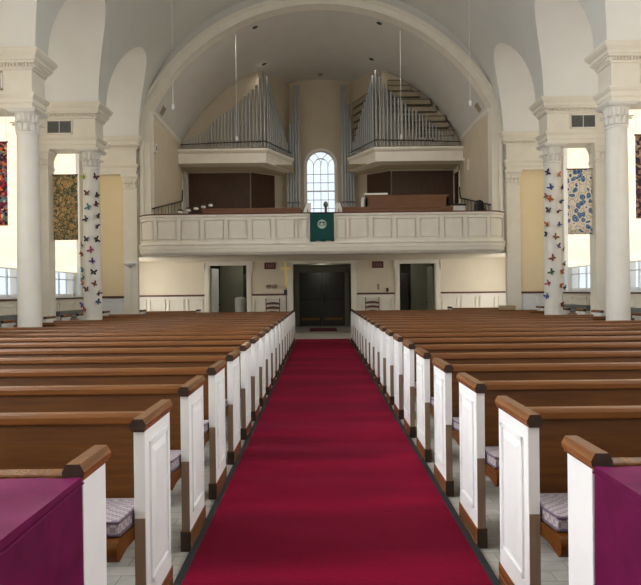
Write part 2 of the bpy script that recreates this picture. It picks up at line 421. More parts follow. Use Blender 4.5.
# ------------------------------------------------------------------ columns
def leaf(mb, ang, r, z0, z1, w, curl, seg=6):
    """one curled acanthus leaf standing against a round bell"""
    ca, sa = math.cos(ang), math.sin(ang)
    rows = []
    for k in range(seg+1):
        t = k/seg
        z = z0 + (z1-z0)*math.sin(t*PI*0.58)/math.sin(PI*0.5) if t > 0 else z0
        rr = r + 0.008 + curl*t**3
        ww = w*(1-0.45*t**2)
        row = []
        for j in (-1, -0.5, 0, 0.5, 1):
            rb = rr - 0.012*abs(j) + (0.006 if j == 0 else 0)
            row.append((rb*ca - j*ww*sa, rb*sa + j*ww*ca, z))
        rows.append(row)
    mb.grid(rows)
CAPZ = 4.53
col0 = None
def make_column():
    t = thing('column', 'x', 'column')
    sh = [(0.232, 0.22), (0.222, 0.25)] + [(0.212 - 0.026*(k/12.0)**1.6, 0.26 + (CAPZ-0.30)*k/12.0) for k in range(13)]
    MB().lathe(sh, seg=48).build('shaft', M['column'], t, smooth=True)
    bs = MB().lathe([(0.27,0.08),(0.285,0.1),(0.285,0.13),(0.27,0.15),(0.245,0.16),(0.24,0.18),(0.255,0.19),(0.258,0.21),(0.24,0.225)], seg=40)
    bs.box(-0.28, 0.28, -0.28, 0.28, 0, 0.08)
    bs.build('base', M['column'], t, smooth=True)
    cp = MB().lathe([(0.187,CAPZ-0.05),(0.2,CAPZ-0.045),(0.205,CAPZ-0.025),(0.2,CAPZ-0.005),(0.187,CAPZ),(0.186,CAPZ+0.2),(0.2,CAPZ+0.28),(0.235,CAPZ+0.34)], seg=40)
    cp.rectloft([(0,CAPZ+0.335),(0.03,CAPZ+0.36),(0.03,CAPZ+0.375),(0.045,CAPZ+0.38),(0.045,CAPZ+0.41)], -0.235, 0.235, -0.235, 0.235)
    k = cp.build('capital', M['column'], t, smooth=True)
    lv = MB()
    for q in range(10): leaf(lv, 2*PI*q/10, 0.19, CAPZ, CAPZ+0.16, 0.056, 0.10)
    lv.build('acanthus_leaf_row', M['column'], k, smooth=True, solid=0.012)
    lv = MB()
    for q in range(16): leaf(lv, 2*PI*(q+0.5)/16, 0.188, CAPZ+0.06, CAPZ+0.325, 0.034, 0.065)
    lv.build('water_leaf_row', M['column'], k, smooth=True, solid=0.008)
    return t
for i in (1, 2, 3):
    for s in (-1, 1):
        if col0 is None: col0 = make_column(); o = col0
        else: o = copy_tree(col0)
        o.location = (s*COLX, BEAMS[i], F)
        o['label'] = {1: 'round white column dotted with paper butterflies on the %s of the nave', 2: 'plain round white column on the %s, in front of the butterfly column',
                      3: 'plain round white column on the %s, nearest to the front pews'}[i] % SIDE[s]
        o['group'] = 'round columns along the nave'

# pilasters: on side walls under each block, and at the end wall
def flat_leaves(mb, x0, x1, y, z0, z1, n, curl):
    w = (x1-x0)/n/2
    for k in range(n):
        cxx = x0 + (2*k+1)*w; rows = []
        for q in range(7):
            t = q/6; z = z0+(z1-z0)*math.sin(t*PI*0.58)
            rows.append([(cxx+j*w*0.9*(1-0.4*t*t), y-0.006-curl*t**3+0.008*abs(j), z) for j in (-1,-0.5,0,0.5,1)])
        mb.grid(rows)
for s in (-1, 1):
    x0, x1 = sorted((s*5.36, s*5.76))
    mb = MB().box(x0, x1, ENDY-0.1, ENDY, 0.25, 4.5).rectloft([(0.04,F),(0.04,0.2),(0.02,0.24),(0,0.26)], x0, x1, ENDY-0.1, ENDY+0.02)
    mb.rectloft([(0.0,4.45),(0.02,4.46),(0.02,4.49),(0,4.5)], x0, x1, ENDY-0.1, ENDY+0.02)
    mb.rectloft([(0.0,4.5),(0.0,4.71),(0.03,4.80),(0.05,4.82),(0.05,4.895)], x0, x1, ENDY-0.1, ENDY+0.02)
    p = S(mb, 'trim_%d' % tn, M['trim']); tn += 1
    lv = MB(); flat_leaves(lv, x0, x1, ENDY-0.1, 4.5, 4.65, 4, 0.09); flat_leaves(lv, x0, x1, ENDY-0.1, 4.6, 4.81, 6, 0.07)
    lv.build('leaf_row', M['trim'], p, smooth=True, solid=0.01)
    mb = MB()
    lv = MB()
    for yb in BEAMS[1:4]:
        x0, x1 = sorted((s*6.5, s*(WALLX+0.02)))
        mb.box(x0, x1, yb-0.17, yb+0.17, F, 4.5)
        mb.rectloft([(0.0,4.44),(0.02,4.46),(0.02,4.49),(0,4.51),(0.0,4.68),(0.035,4.81),(0.05,4.83),(0.05,4.895)], x0, x1, yb-0.17, yb+0.17)
        flat_leaves(lv, x0, x1, yb-0.17, 4.51, 4.66, 3, 0.08)
    q = S(mb, 'trim_%d' % tn, M['trim']); tn += 1
    lv.build('leaf_row', M['trim'], q, smooth=True, solid=0.01)

# ------------------------------------------------------------------ end wall with the gallery arch
def arch_pts(R, jx, zb, n=48):
    a0 = math.acos(jx/R)
    return [(jx, zb)] + [(R*math.cos(a0+(PI-2*a0)*k/n), GC+R*math.sin(a0+(PI-2*a0)*k/n)) for k in range(n+1)] + [(-jx, zb)]
inner = arch_pts(GR, JX, 2.5)
outer = []
for k, p in enumerate(inner):
    if k == 0: outer.append((7.15, 2.5))
    elif k == len(inner)-1: outer.append((-7.15, 2.5))
    else:
        a = math.atan2(p[1]-GC, p[0]); outer.append((max(-7.15, min(7.15, 9.2*math.cos(a))), GC+min(7.4, 9.2*math.sin(a))))
mb = MB().band(inner, outer, ENDY, ENDY+0.3)
for s in (-1, 1): mb.box(*sorted((s*5.36, s*7.15)), ENDY, ENDY+0.06, F, 2.5)
S(mb, 'wall_end', M['gceil'])
mb = MB()
for s in (-1, 1): mb.box(*sorted((s*5.74, s*6.87)), ENDY-0.005, ENDY+0.01, F, 4.9)
S(mb, 'wall_end_wing', M['cream'])
# raised band of the arch
def off(pts, d):
    r = []
    for k, p in enumerate(pts):
        a = Vector(pts[max(0, k-1)]); b_ = Vector(pts[min(len(pts)-1, k+1)]); t = (b_-a).normalized()
        r.append((p[0]+t.y*d, p[1]-t.x*d))
    return r
ap = arch_pts(GR, JX, 3.0, 48)
mb = MB().band(off(ap, -0.015), off(ap, 0.25), ENDY-0.05, ENDY+0.31)
mb.band(off(ap, 0.19), off(ap, 0.29), ENDY-0.09, ENDY-0.03)
mb.band(off(ap, -0.015), off(ap, 0.045), ENDY-0.08, ENDY-0.03)
S(mb, 'trim_%d' % tn, M['trim']); tn += 1
# chair rail and wainscot of the end wall wings
mb = MB(); wp = MB()
for s in (-1, 1):
    mb.box(*sorted((s*5.77, s*6.85)), ENDY-0.04, ENDY, 1.31, 1.37)
    for a, b_ in ((5.82, 6.28), (6.34, 6.82)):
        x0, x1 = sorted((s*a, s*b_))
        for q in ((x0,x1,1.2,1.23),(x0,x1,0.2,0.23),(x0,x0+0.03,0.2,1.23),(x1-0.03,x1,0.2,1.23)): wp.box(q[0], q[1], ENDY-0.02, ENDY, q[2], q[3])
    wp.box(*sorted((s*5.77, s*6.85)), ENDY-0.006, ENDY, F, 1.31)
S(mb, 'trim_%d' % tn, M['maroon']); tn += 1
S(wp, 'trim_%d' % tn, M['white']); tn += 1

# ------------------------------------------------------------------ under-gallery back wall
DOORS = [(-4.0, -2.68, 2.39), (-1.03, 1.03, 2.42), (2.75, 4.02, 2.39)]
mb = MB(); xs = [-7.15]
for a, b_, h in DOORS: xs += [a, b_]; mb.box(a, b_, BACKY, BACKY+0.2, h, 2.56)
xs.append(7.15)
for a, b_ in zip(xs[0::2], xs[1::2]): mb.box(a, b_, BACKY, BACKY+0.2, F, 2.56)
S(mb, 'wall_back', M['beige'])
cas = MB()
for (a, b_, h) in DOORS:
    cw = 0.17 if h < 2.4 else 0.2
    for x0, x1 in ((a-cw, a), (b_, b_+cw)):
        cas.box(x0, x1, BACKY-0.035, BACKY, F, h+0.02); cas.box(x0+0.02, x1-0.02, BACKY-0.05, BACKY-0.03, 0.2, h-0.05); cas.box(x0-0.01, x1+0.01, BACKY-0.055, BACKY, F, 0.2)
    cas.box(a-cw, b_+cw, BACKY-0.035, BACKY, h, 2.54); cas.box(a-cw-0.03, b_+cw+0.03, BACKY-0.08, BACKY, 2.49, 2.55)
    for x0 in (a-cw-0.035, b_+cw+0.005): cas.box(x0, x0+0.03, BACKY-0.07, BACKY, 2.2, 2.52)
S(cas, 'trim_%d' % tn, M['trim'], bevel=0.006); tn += 1
mb = MB(); wp = MB()
for a, b_ in ((-6.85, -4.18), (-2.5, -1.24), (1.24, 2.57), (4.2, 6.85)):
    mb.box(a, b_, BACKY-0.045, BACKY, 1.31, 1.37)
    wp.box(a, b_, BACKY-0.012, BACKY, F, 1.31); wp.box(a, b_, BACKY-0.03, BACKY, F, 0.18)
    n = max(1, round((b_-a)/0.62)); w = (b_-a)/n
    for k in range(n):
        x0, x1 = a+k*w+0.06, a+(k+1)*w-0.06
        for q in ((x0,x1,1.17,1.2),(x0,x1,0.26,0.29),(x0,x0+0.03,0.26,1.2),(x1-0.03,x1,0.26,1.2)): wp.box(q[0], q[1], BACKY-0.05, BACKY, q[2], q[3])
S(mb, 'trim_%d' % tn, M['maroon'], bevel=0.01); tn += 1
S(wp, 'trim_%d' % tn, M['trim']); tn += 1
# side walls below the gallery; unseen glowing windows added to brighten it
for s in (-1, 1):
    x0, x1 = sorted((s*WALLX, s*(WALLX+0.3)))
    mb = MB().box(x0, x1, ENDY+0.06, 18.4, F, 2.56).box(x0, x1, 20.4, BACKY, F, 2.56).box(x0, x1, 18.4, 20.4, F, 0.9).box(x0, x1, 18.4, 20.4, 2.4, 2.56)
    S(mb, 'wall_gallery_under_' + SIDE[s], M['outerwall'])
    wn += 1
    x0, x1 = sorted((s*(WALLX+0.05), s*(WALLX+0.1)))
    w = S(MB().box(x0, x1, 18.4, 18.46, 0.9, 2.4).box(x0, x1, 20.34, 20.4, 0.9, 2.4).box(x0, x1, 19.37, 19.43, 0.9, 2.4).box(x0, x1, 18.4, 20.4, 0.9, 0.96).box(x0, x1, 18.4, 20.4, 2.34, 2.4), 'window_%d' % wn, M['white'])
    MB().box(*sorted((s*(WALLX+0.12), s*(WALLX+0.13))), 18.4, 20.4, 0.9, 2.4).build('window_pane', M['fill_under'], w)
# narthex beyond
mb = MB().box(-7.15, -1.25, 25.75, 25.95, F, 2.6).box(1.25, 7.15, 25.75, 25.95, F, 2.6).box(-1.25, 1.25, 25.75, 25.95, 2.32, 2.6)
mb.box(-7.15, 7.15, BACKY+0.2, 25.95, 2.5, 2.6)
mb.box(-7.15, -6.95, BACKY, 26.2, F, 2.6).box(6.95, 7.15, BACKY, 26.2, F, 2.6)
mb.box(-2.0, -1.9, BACKY+0.2, 25.75, F, 2.5).box(1.9, 2.0, BACKY+0.2, 25.75, F, 2.5)
mb.box(-7.15, 7.15, 26.0, 26.2, F, 2.6)
mb.box(-4.0, -3.1, 23.6, 23.7, F, 2.5).box(3.5, 4.3, 23.6, 23.7, F, 2.5)
S(mb, 'wall_narthex', M['green_wall'])
# inner double doors of the narthex
cas = MB().box(-1.16, -0.98, 25.7, 25.8, F, 2.32).box(0.98, 1.16, 25.7, 25.8, F, 2.32).box(-1.16, 1.16, 25.7, 25.8, 2.26, 2.4)
S(cas, 'trim_%d' % tn, M['green_wall']); tn += 1
for k, s in enumerate((-1, 1)):
    x0, x1 = sorted((s*0.008, s*0.975))
    mb = MB().box(x0, x1, 25.74, 25.79, F+0.02, 2.25)
    d = S(mb, 'door_%d' % (k+1), M['door'])
    pn = MB()
    for z0, z1 in ((0.5, 1.0), (1.2, 2.1)):
        a, b_ = x0+0.12, x1-0.12
        for q in ((a,b_,z1-0.03,z1),(a,b_,z0,z0+0.03),(a,a+0.03,z0,z1),(b_-0.03,b_,z0,z1)): pn.box(q[0], q[1], 25.725, 25.745, q[2], q[3])
    pn.build('panel_moulding', M['door'], d)
    MB().box(x0+0.06, x1-0.06, 25.7, 25.73, 1.06, 1.12).build('push_bar', M['darkmetal'], d)
    MB().box(x0+0.1, x1-0.1, 25.73, 25.742, 0.2, 0.3).build('door_glint', M['brass'], d)  # brass strip standing for golden light reflections low on the door
    MB().tube((s*0.06, 25.73, 1.1), (s*0.06, 25.69, 1.1), 0.02).tube((s*0.06, 25.69, 1.0), (s*0.06, 25.69, 1.25), 0.015).build('door_handle', M['darkmetal'], d)
tag(MB().box(-0.5, 0.55, 22.2, 24.1, F+0.002, F+0.016).build('door_mat', M['mat']), 'small maroon mat on the floor before the dark double doors', 'mat')
sill = MB().box(-1.03, 1.03, BACKY-0.05, BACKY+0.25, F, F+0.02); S(sill, 'trim_%d' % tn, M['stone']); tn += 1
# side doorways
def leaf_door(n, hinge, ang, w, h, mat, flip=1):
    d = struct(MB().box(0, w*flip, -0.022, 0.022, F+0.01, h).build('door_%d' % n, mat)) if flip > 0 else struct(MB().box(-w, 0, -0.022, 0.022, F+0.01, h).build('door_%d' % n, mat))
    pn = MB()
    a, b_ = sorted((flip*0.12, flip*(w-0.12)))
    for z0, z1 in ((0.2, 0.9), (1.05, h-0.15)):
        for yy in (-0.03, 0.022):
            for q in ((a,b_,z1-0.025,z1),(a,b_,z0,z0+0.025),(a,a+0.025,z0,z1),(b_-0.025,b_,z0,z1)): pn.box(q[0], q[1], yy, yy+0.008, q[2], q[3])
    pn.build('panel_moulding', mat, d)
    kx = flip*(w-0.07)
    MB().tube((kx, -0.07, 1.0), (kx, 0.07, 1.0), 0.012).lathe([(0.01,0),(0.03,0.01),(0.03,0.03),(0.01,0.04)], (kx, -0.07, 0.98), 12).build('door_knob', M['darkmetal'], d)
    d.location = hinge; d.rotation_euler = (0, 0, ang)
    return d
leaf_door(3, (-3.96, BACKY+0.22, 0), math.radians(78), 0.62, 2.3, M['white'])
leaf_door(4, (3.98, BACKY+0.22, 0), math.radians(-84), 0.66, 2.3, M['green_wall'], -1)
S(MB().box(-3.1, -2.2, 23.62, 23.7, F, 2.1), 'door_5', M['black'])
S(MB().box(2.85, 3.35, 23.4, 23.48, F, 2.1), 'door_6', M['black'])
bn = thing('waste_bin', 'pale cylindrical bin standing inside the left doorway', 'bin', (-3.0, 21.95, F))
MB().lathe([(0.17,0),(0.2,0.06),(0.2,1.18),(0.19,1.2)], seg=28).build('drum', M['bin'], bn, smooth=True)
MB().lathe([(0.205,1.2),(0.205,1.24),(0.15,1.3),(0.02,1.32)], seg=28).build('lid', M['bin'], bn, smooth=True)

# ------------------------------------------------------------------ balcony
bal = thing('balcony', 'curved cream balcony front with a row of square panels above the doors', 'balcony', (0, 0, 0))
BY = 16.85; BR = 0.62; BX = 5.2
def bpath(n=10):
    pts = [(-BX, ENDY-0.0), (-BX, BY+BR)]
    for k in range(1, n+1):
        a = PI + (PI/2)*k/n; pts.append((-BX+BR+BR*math.cos(a), BY+BR+BR*math.sin(a)))
    pts += [(BX-BR, BY)]
    for k in range(1, n+1):
        a = 1.5*PI + (PI/2)*k/n; pts.append((BX-BR+BR*math.cos(a), BY+BR+BR*math.sin(a)))
    pts.append((BX, ENDY-0.0))
    return pts
def nrm(pts):
    out = []
    for k in range(len(pts)):
        a = Vector(pts[max(0,k-1)]); b_ = Vector(pts[min(len(pts)-1,k+1)]); t = (b_-a).normalized()
        out.append((t.y, -t.x))
    return out
BP = bpath(); BN = nrm(BP)
def ploft(prof, close=True):
    mb = MB(); rows = [[(p[0]+n_[0]*o, p[1]+n_[1]*o, z) for (p, n_) in zip(BP, BN)] for (o, z) in prof]
    if close: rows.append(rows[0])
    mb.grid(rows); return mb
ploft([(-0.12, 2.86), (0.0, 2.86), (0.0, 3.54), (0.065, 3.56), (0.075, 3.59), (0.075, 3.62), (-0.12, 3.62)]).build('parapet', M['trim'], bal, smooth=True)
ploft([(-0.3, 2.50), (0.0, 2.50), (0.02, 2.54), (0.06, 2.56), (0.075, 2.62), (0.075, 2.66), (0.09, 2.67), (0.09, 2.76), (0.11, 2.775), (0.11, 2.81), (0.075, 2.82), (0.065, 2.86), (-0.3, 2.86)]).build('base_moulding', M['trim'], bal, smooth=True)
ploft([(-0.15, 3.62), (0.08, 3.62), (0.09, 3.635), (0.08, 3.655), (-0.15, 3.655)]).build('hand_rail', M['maroon'], bal, smooth=True)
# panels along the developed front
cum = [0.0]
for a, b_ in zip(BP[:-1], BP[1:]): cum.append(cum[-1] + (Vector(b_)-Vector(a)).length)
def at_s(t):
    for k in range(len(cum)-1):
        if t <= cum[k+1]: break
    u = (t-cum[k])/(cum[k+1]-cum[k])
    p = Vector(BP[k]).lerp(Vector(BP[k+1]), u); n_ = Vector(BN[k]).lerp(Vector(BN[k+1]), u) if (k < 12 or k > 12) else Vector((0,-1))
    return p, n_.normalized()
def sbar(mb, s0, s1, z0, z1, o0, o1):
    n = max(1, int((s1-s0)/0.08))
    r = []
    for k in range(n+1):
        p, n_ = at_s(s0+(s1-s0)*k/n); r.append((p+n_*o0, p+n_*o1))
    rows = [[(a.x,a.y,z0) for a, b_ in r], [(b_.x,b_.y,z0) for a, b_ in r], [(b_.x,b_.y,z1) for a, b_ in r], [(a.x,a.y,z1) for a, b_ in r], [(a.x,a.y,z0) for a, b_ in r]]
    mb.grid(rows)
    mb.bm.faces.ensure_lookup_table()
mid = cum[-1]/2
spans = []
for k in range(6):
    for s in (-1, 1): spans.append((mid+s*(1.03+0.663*k)-0.27, mid+s*(1.03+0.663*k)+0.27))
spans += [(mid-0.3, mid+0.3), (mid-0.68, mid-0.4), (mid+0.4, mid+0.68)]
for s in (-1, 1): spans.append((mid+s*4.95-0.24, mid+s*4.95+0.24))
spans.sort()
fr = MB()
sbar(fr, 0.02, cum[-1]-0.02, 2.855, 2.925, -0.005, 0.06); sbar(fr, 0.02, cum[-1]-0.02, 3.465, 3.545, -0.005, 0.06)
ed = [0.02] + [v for sp_ in spans for v in sp_] + [cum[-1]-0.02]
for a, b_ in zip(ed[0::2], ed[1::2]): sbar(fr, a, b_, 2.92, 3.47, -0.005, 0.06)
fr.build('parapet_frame', M['trim'], bal)
for (s0, s1) in spans:
    mb = MB()
    sbar(mb, s0+0.024, s1-0.024, 2.949, 3.441, -0.005, 0.05)
    mb.build('parapet_panel', M['trim'], bal)
S(MB().box(-7.1, 7.1, ENDY+0.02, 24.0, 2.56, 2.84), 'floor_gallery', M['beige'])
S(MB().box(-4.95, 4.95, BY+0.25, ENDY+0.1, 2.56, 2.8), 'trim_%d' % tn, M['beige']); tn += 1
S(MB().box(-5.0, 5.0, BY+0.55, BACKY-0.3, 2.51, 2.57), 'trim_%d' % tn, M['beige']); tn += 1

# green pulpit-fall hung on the balcony
bn = thing('hanging_banner', 'dark teal square banner with a pale round emblem on the balcony front', 'banner', (0.0, BY-0.135, 2.84))
rows = []
for k in range(11):
    z = 0.79*k/10
    rows.append([(-0.335+0.67*j/16 + (0.008 if k < 3 else 0)*math.sin(j), -0.006*math.sin(j*1.3)*(1-k/10), z - (0.012*math.sin(j*0.9) if k == 0 else 0)) for j in range(17)])
MB().grid(rows).build('cloth', M['teal'], bn, smooth=True, solid=0.006)
MB().tube((-0.36, 0, 0.78), (0.36, 0, 0.78), 0.012).build('rod', M['darkmetal'], bn)
em = MB(); cz = 0.47
seg = 40
rows = [[(r*math.cos(2*PI*k/seg), -0.016, cz+r*math.sin(2*PI*k/seg)) for k in range(seg+1)] for r in (0.098, 0.124)]
em.grid(rows)
em.box(-0.012, 0.012, -0.018, -0.012, cz-0.1, cz+0.1)
em.box(-0.075, 0.075, -0.018, -0.012, cz-0.008, cz+0.02)
for a in (0.05, -0.06):
    rows = [[(0.07*math.cos(t)*(1 if a > 0 else 1.1), -0.017, cz+a+w+0.028*math.sin(t)) for t in [PI*k/10 for k in range(11)]] for w in (0, 0.018)]
    em.grid(rows)
rows = [[(x, -0.0155, cz-0.05-dz*math.sqrt(max(0, 1-(x/0.085)**2))) for x in [-0.085+0.17*k/10 for k in range(11)]] for dz in (0.0, 0.06)]
em.grid(rows)
em.build('emblem', M['emblem'], bn, solid=0.004)

# ------------------------------------------------------------------ gallery interior
mb = MB()
n = 60; a0 = math.acos(5.05/GR)
mb.grid([[(GR*math.cos(a0+(PI-2*a0)*k/n), y, GC+GR*math.sin(a0+(PI-2*a0)*k/n)) for k in range(n+1)] for y in (ENDY+0.28, 19.5, 21.5, 24.2)])
S(mb, 'ceiling_gallery', M['gceil'], smooth=True)
for s in (-1, 1):
    S(MB().box(*sorted((s*JX, s*(JX+0.2))), ENDY+0.25, 24.2, 2.8, 6.9), 'wall_gallery_' + SIDE[s], M['tan'])
tr = MB()
for s in (-1, 1):
    tr.prism([(s*JX, 6.66), (s*(JX-0.05), 6.72), (s*(JX-0.08), 6.80), (s*(JX+0.1), 6.80)], 1, ENDY+0.25, 21.2)
S(tr, 'trim_%d' % tn, M['trim']); tn += 1
# upper wall behind the pipes, splayed to the alcove
UP = [(-5.1, 21.45), (-2.2, 21.45), (-1.22, ALCY-0.02)]
LO = [(-5.1, 22.5), (-2.62, 22.5), (-1.25, ALCY-0.02)]
def wall_poly(pts, z0, z1, mb, th=0.08):
    for s in (1, -1):
        for (a, b_) in zip(pts[:-1], pts[1:]):
            A = Vector((a[0]*s, a[1])); B = Vector((b_[0]*s, b_[1])); n_ = Vector((0, 1))
            mb.prism([(A.x, A.y), (B.x, B.y), (B.x, B.y+th), (A.x, A.y+th)], 2, z0, z1)
mb = MB(); wall_poly(UP, 5.96, 9.85, mb); wall_poly(LO, 2.8, 5.97, mb)
mb.box(-5.1, -1.0, 21.4, 24.0, 5.965, 6.0).box(1.0, 5.1, 21.4, 24.0, 5.965, 6.0)
# centre wall with the arched window
WW, WS, WZ0 = 0.575, 6.41, 4.35
ip = [(WW, WZ0)] + [(WW*math.cos(PI*k/24), WS+WW*math.sin(PI*k/24)) for k in range(25)] + [(-WW, WZ0)]
op = [(1.5, WZ0)] + [(max(-1.5, min(1.5, 5*math.cos(PI*k/24))), WS+min(3.5, 5*math.sin(PI*k/24))) for k in range(25)] + [(-1.5, WZ0)]
mb.band(ip, op, ALCY, ALCY+0.25); mb.box(-1.5, 1.5, ALCY, ALCY+0.25, 2.8, WZ0)
S(mb, 'wall_gallery_back', M['tan'])
wp = MB()
for s in (-1, 1):
    wp.box(*sorted((s*4.94, s*2.66)), 22.44, 22.5, 2.85, 5.9)
S(wp, 'trim_%d' % tn, M['dkwood']); tn += 1
wp = MB()
for s in (-1, 1):
    A = Vector((s*2.60, 22.46)); B = Vector((s*1.78, 23.16)); wp.prism([(A.x, A.y), (B.x, B.y), (B.x, B.y-0.05), (A.x, A.y-0.05)], 2, 2.85, 5.9)
S(wp, 'trim_%d' % tn, M['dkwood']); tn += 1
# arched window
wn += 1
w = S(MB().band(off(ip, 0.0), off(ip, 0.09), ALCY-0.04, ALCY+0.01).box(-0.72, 0.72, ALCY-0.1, ALCY+0.1, WZ0-0.06, WZ0), 'window_%d' % wn, M['trim'])
sa = MB(); yy0, yy1 = ALCY+0.1, ALCY+0.13
for x in (-WW/2, 0, WW/2): sa.box(x-0.012, x+0.012, yy0, yy1, WZ0, WS+0.05)
for z in (4.72, 5.06, 5.4, 5.74, 6.08): sa.box(-WW, WW, yy0, yy1, z-0.012, z+0.012)
sa.box(-WW, WW, yy0-0.01, yy1+0.01, 5.38, 5.43)
sa.band(off(ip, 0.0), off(ip, -0.035), yy0, yy1)
def arcbar(cxx, R, a0, a1):
    pts = [(cxx+R*math.cos(a0+(a1-a0)*k/12), WS+R*math.sin(a0+(a1-a0)*k/12)) for k in range(13)]
    sa.band(pts, off(pts, 0.02), yy0, yy1)
for cxx, R, a0, a1 in ((-WW, WW, 0, PI*0.34), (-WW, WW*0.5, 0, PI*0.5), (WW, WW, PI, PI*0.66), (WW, WW*0.5, PI, PI*0.5), (0, WW/2, 0, PI*0.7), (0, WW/2, PI, PI*0.3)): arcbar(cxx, R, a0, a1)
sa.build('window_muntin', M['white'], w)
pn = MB(); P = [pn.bm.verts.new((p[0]*1.0, ALCY+0.12, p[1])) for p in ip]; pn.bm.faces.new(P)
pn.build('window_pane', M['glass'], w, solid=0.006)

# ------------------------------------------------------------------ pipe organ, two cases
def pipe(mbs, x, y, z, h, r):
    """a metal flue pipe: conical foot, mouth, cylindrical body"""
    mbs.lathe([(0.012, 0), (r, 0.22), (r, 0.3), (r, h), (r*0.8, h), (r*0.8, h-0.02)], (x, y, z), 12)
for s in (-1, 1):
    sd = SIDE[s]
    og = thing('pipe_organ', 'stepped grey organ pipes on a cream shelf high on the %s of the gallery' % sd, 'organ', (0, 0, 0), 'organ cases in the gallery')
    # cream shelf: front, then a splayed return
    poly = [(s*4.96, 20.9), (s*1.9, 20.9), (s*1.07, 22.55), (s*1.35, 22.75), (s*2.2, 21.5), (s*4.96, 21.5)]
    sh = MB()
    prof = [(0.0, 5.94), (0.0, 6.28), (0.05, 6.32), (0.08, 6.36), (0.08, 6.43)]
    front = [(s*4.96, 20.9), (s*1.9, 20.9), (s*1.07, 22.55)]
    nn = [(0, -1), None, None]
    d1 = Vector((0, -1)); dd = (Vector(front[2])-Vector(front[1])).normalized(); d2 = Vector((dd.y*(-s)*-1, dd.x*s*-1))
    d2 = Vector((-s*abs(dd.y), -abs(dd.x)))
    mid2 = (d1+d2).normalized() / max(0.4, (d1+d2).normalized().dot(d1))
    ns = [d1, mid2, d2]
    rows = [[(p[0]+n_.x*o, p[1]+n_.y*o, z) for p, n_ in zip(front, ns)] for (o, z) in prof]
    sh.grid(rows)
    for (z, o) in ((5.94, 0.0), (6.43, 0.08)):
        vs = [sh.bm.verts.new((p[0], p[1], z)) for p in ([(a[0]+n_.x*o, a[1]+n_.y*o) for a, n_ in zip(front, ns)] + poly[3:])]
        sh.bm.faces.new(vs)
    e0 = [(front[2][0]+d2.x*o, front[2][1]+d2.y*o, z) for (o, z) in prof] + [(poly[3][0], poly[3][1], 6.43), (poly[3][0], poly[3][1], 5.94)]
    sh.bm.faces.new([sh.bm.verts.new(p) for p in e0])
    sh.build('shelf', M['trim'], og)
    # front rank
    NP = 27
    prof_h = [(0.0, 0.22), (0.11, 0.42), (0.24, 0.60), (0.36, 0.92), (0.48, 1.2), (0.6, 1.42), (0.72, 1.72), (0.83, 2.0), (0.9, 2.2), (0.95, 2.45), (1.0, 2.72)]
    def hh(t):
        for (a, b_) in zip(prof_h[:-1], prof_h[1:]):
            if t <= b_[0]: return a[1]+(b_[1]-a[1])*(t-a[0])/(b_[0]-a[0])
        return prof_h[-1][1]
    for k in range(NP):
        t = (k/(NP-1.0))**1.2
        x = s*(4.86 - 2.9*t); r = 0.019+0.028*t
        p = MB(); pipe(p, x, 21.05, 6.44, hh(t), r)
        ob = p.build('pipe', M['pipe'], og, smooth=True)
        if t > 0.3:
            MB().box(x-r*0.55, x+r*0.55, 21.05-r-0.003, 21.05-r*0.75, 6.44+0.23, 6.44+0.28).build('pipe_mouth', M['pipedark'], ob)
    # splayed rank, falling towards the alcove
    for k in range(11):
        t = (k+1)/11.5
        x = s*(1.92-0.72*t); y = 21.08+1.42*t
        h = 2.45*(1-t)**0.9 + 0.35
        p = MB(); pipe(p, x, y, 6.44, h, 0.046-0.018*t); p.build('pipe', M['pipe'], og, smooth=True)
    MB().path([(s*4.9, 20.99, 6.62), (s*1.93, 20.99, 6.72), (s*1.1, 22.5, 6.62)], 0.016).build('bracing_rail', M['black'], og)
    MB().path([(s*4.9, 21.0, 6.47), (s*1.93, 21.0, 6.47), (s*1.1, 22.5, 6.47)], 0.02).build('toe_board', M['black'], og)
    if s < 0:
        MB().tube((-1.72, 22.2, 6.44), (-1.72, 22.2, 8.0), 0.07).build('capped_pipe', M['pipedark'], og, smooth=True)
    else:
        rowsz = [(8.78, 2.4, 2.86), (8.6, 2.4, 3.2), (8.38, 2.4, 3.5), (8.1, 2.4, 3.9), (7.85, 2.5, 4.1), (7.5, 2.8, 4.42), (7.28, 3.0, 4.55), (7.0, 3.4, 4.72)]
        for (z, a, b_) in rowsz:
            q = MB().box(a, b_, 21.22, 21.44, z-0.085, z+0.075).build('wooden_pipe', M['woodpipe'], og)
            MB().box(a, b_+0.01, 21.2, 21.45, z+0.075, z+0.1).box(b_, b_+0.012, 21.2, 21.45, z-0.09, z+0.08).build('pipe_shade_strip', M['woodpipe_shade'], q)  # dark strips painting the shade on pipe tops and ends
        A = Vector((2.05, 21.5)); B = Vector((1.35, 23.2))
        for k in range(6):
            z = 8.55-0.27*k
            q = MB().prism([(A.x, A.y), (B.x, B.y), (B.x-0.12, B.y-0.05), (A.x-0.12, A.y-0.05)], 2, z-0.09, z+0.09).build('wooden_pipe', M['woodpipe'], og)
            MB().prism([(A.x, A.y), (B.x, B.y), (B.x-0.13, B.y-0.055), (A.x-0.13, A.y-0.055)], 2, z+0.09, z+0.11).build('pipe_shade_strip', M['woodpipe_shade'], q)
    # free-standing tall pipes beside the window
    tw = thing('pipe_tower', 'cluster of tall grey organ pipes standing just %s of the arched window' % sd, 'organ', (s*1.02, 23.0, 2.84), 'tall pipe clusters flanking the arched window')
    MB().box(-0.3, 0.3, -0.2, 0.25, 0, 1.72).build('wind_chest', M['dkwood'], tw)
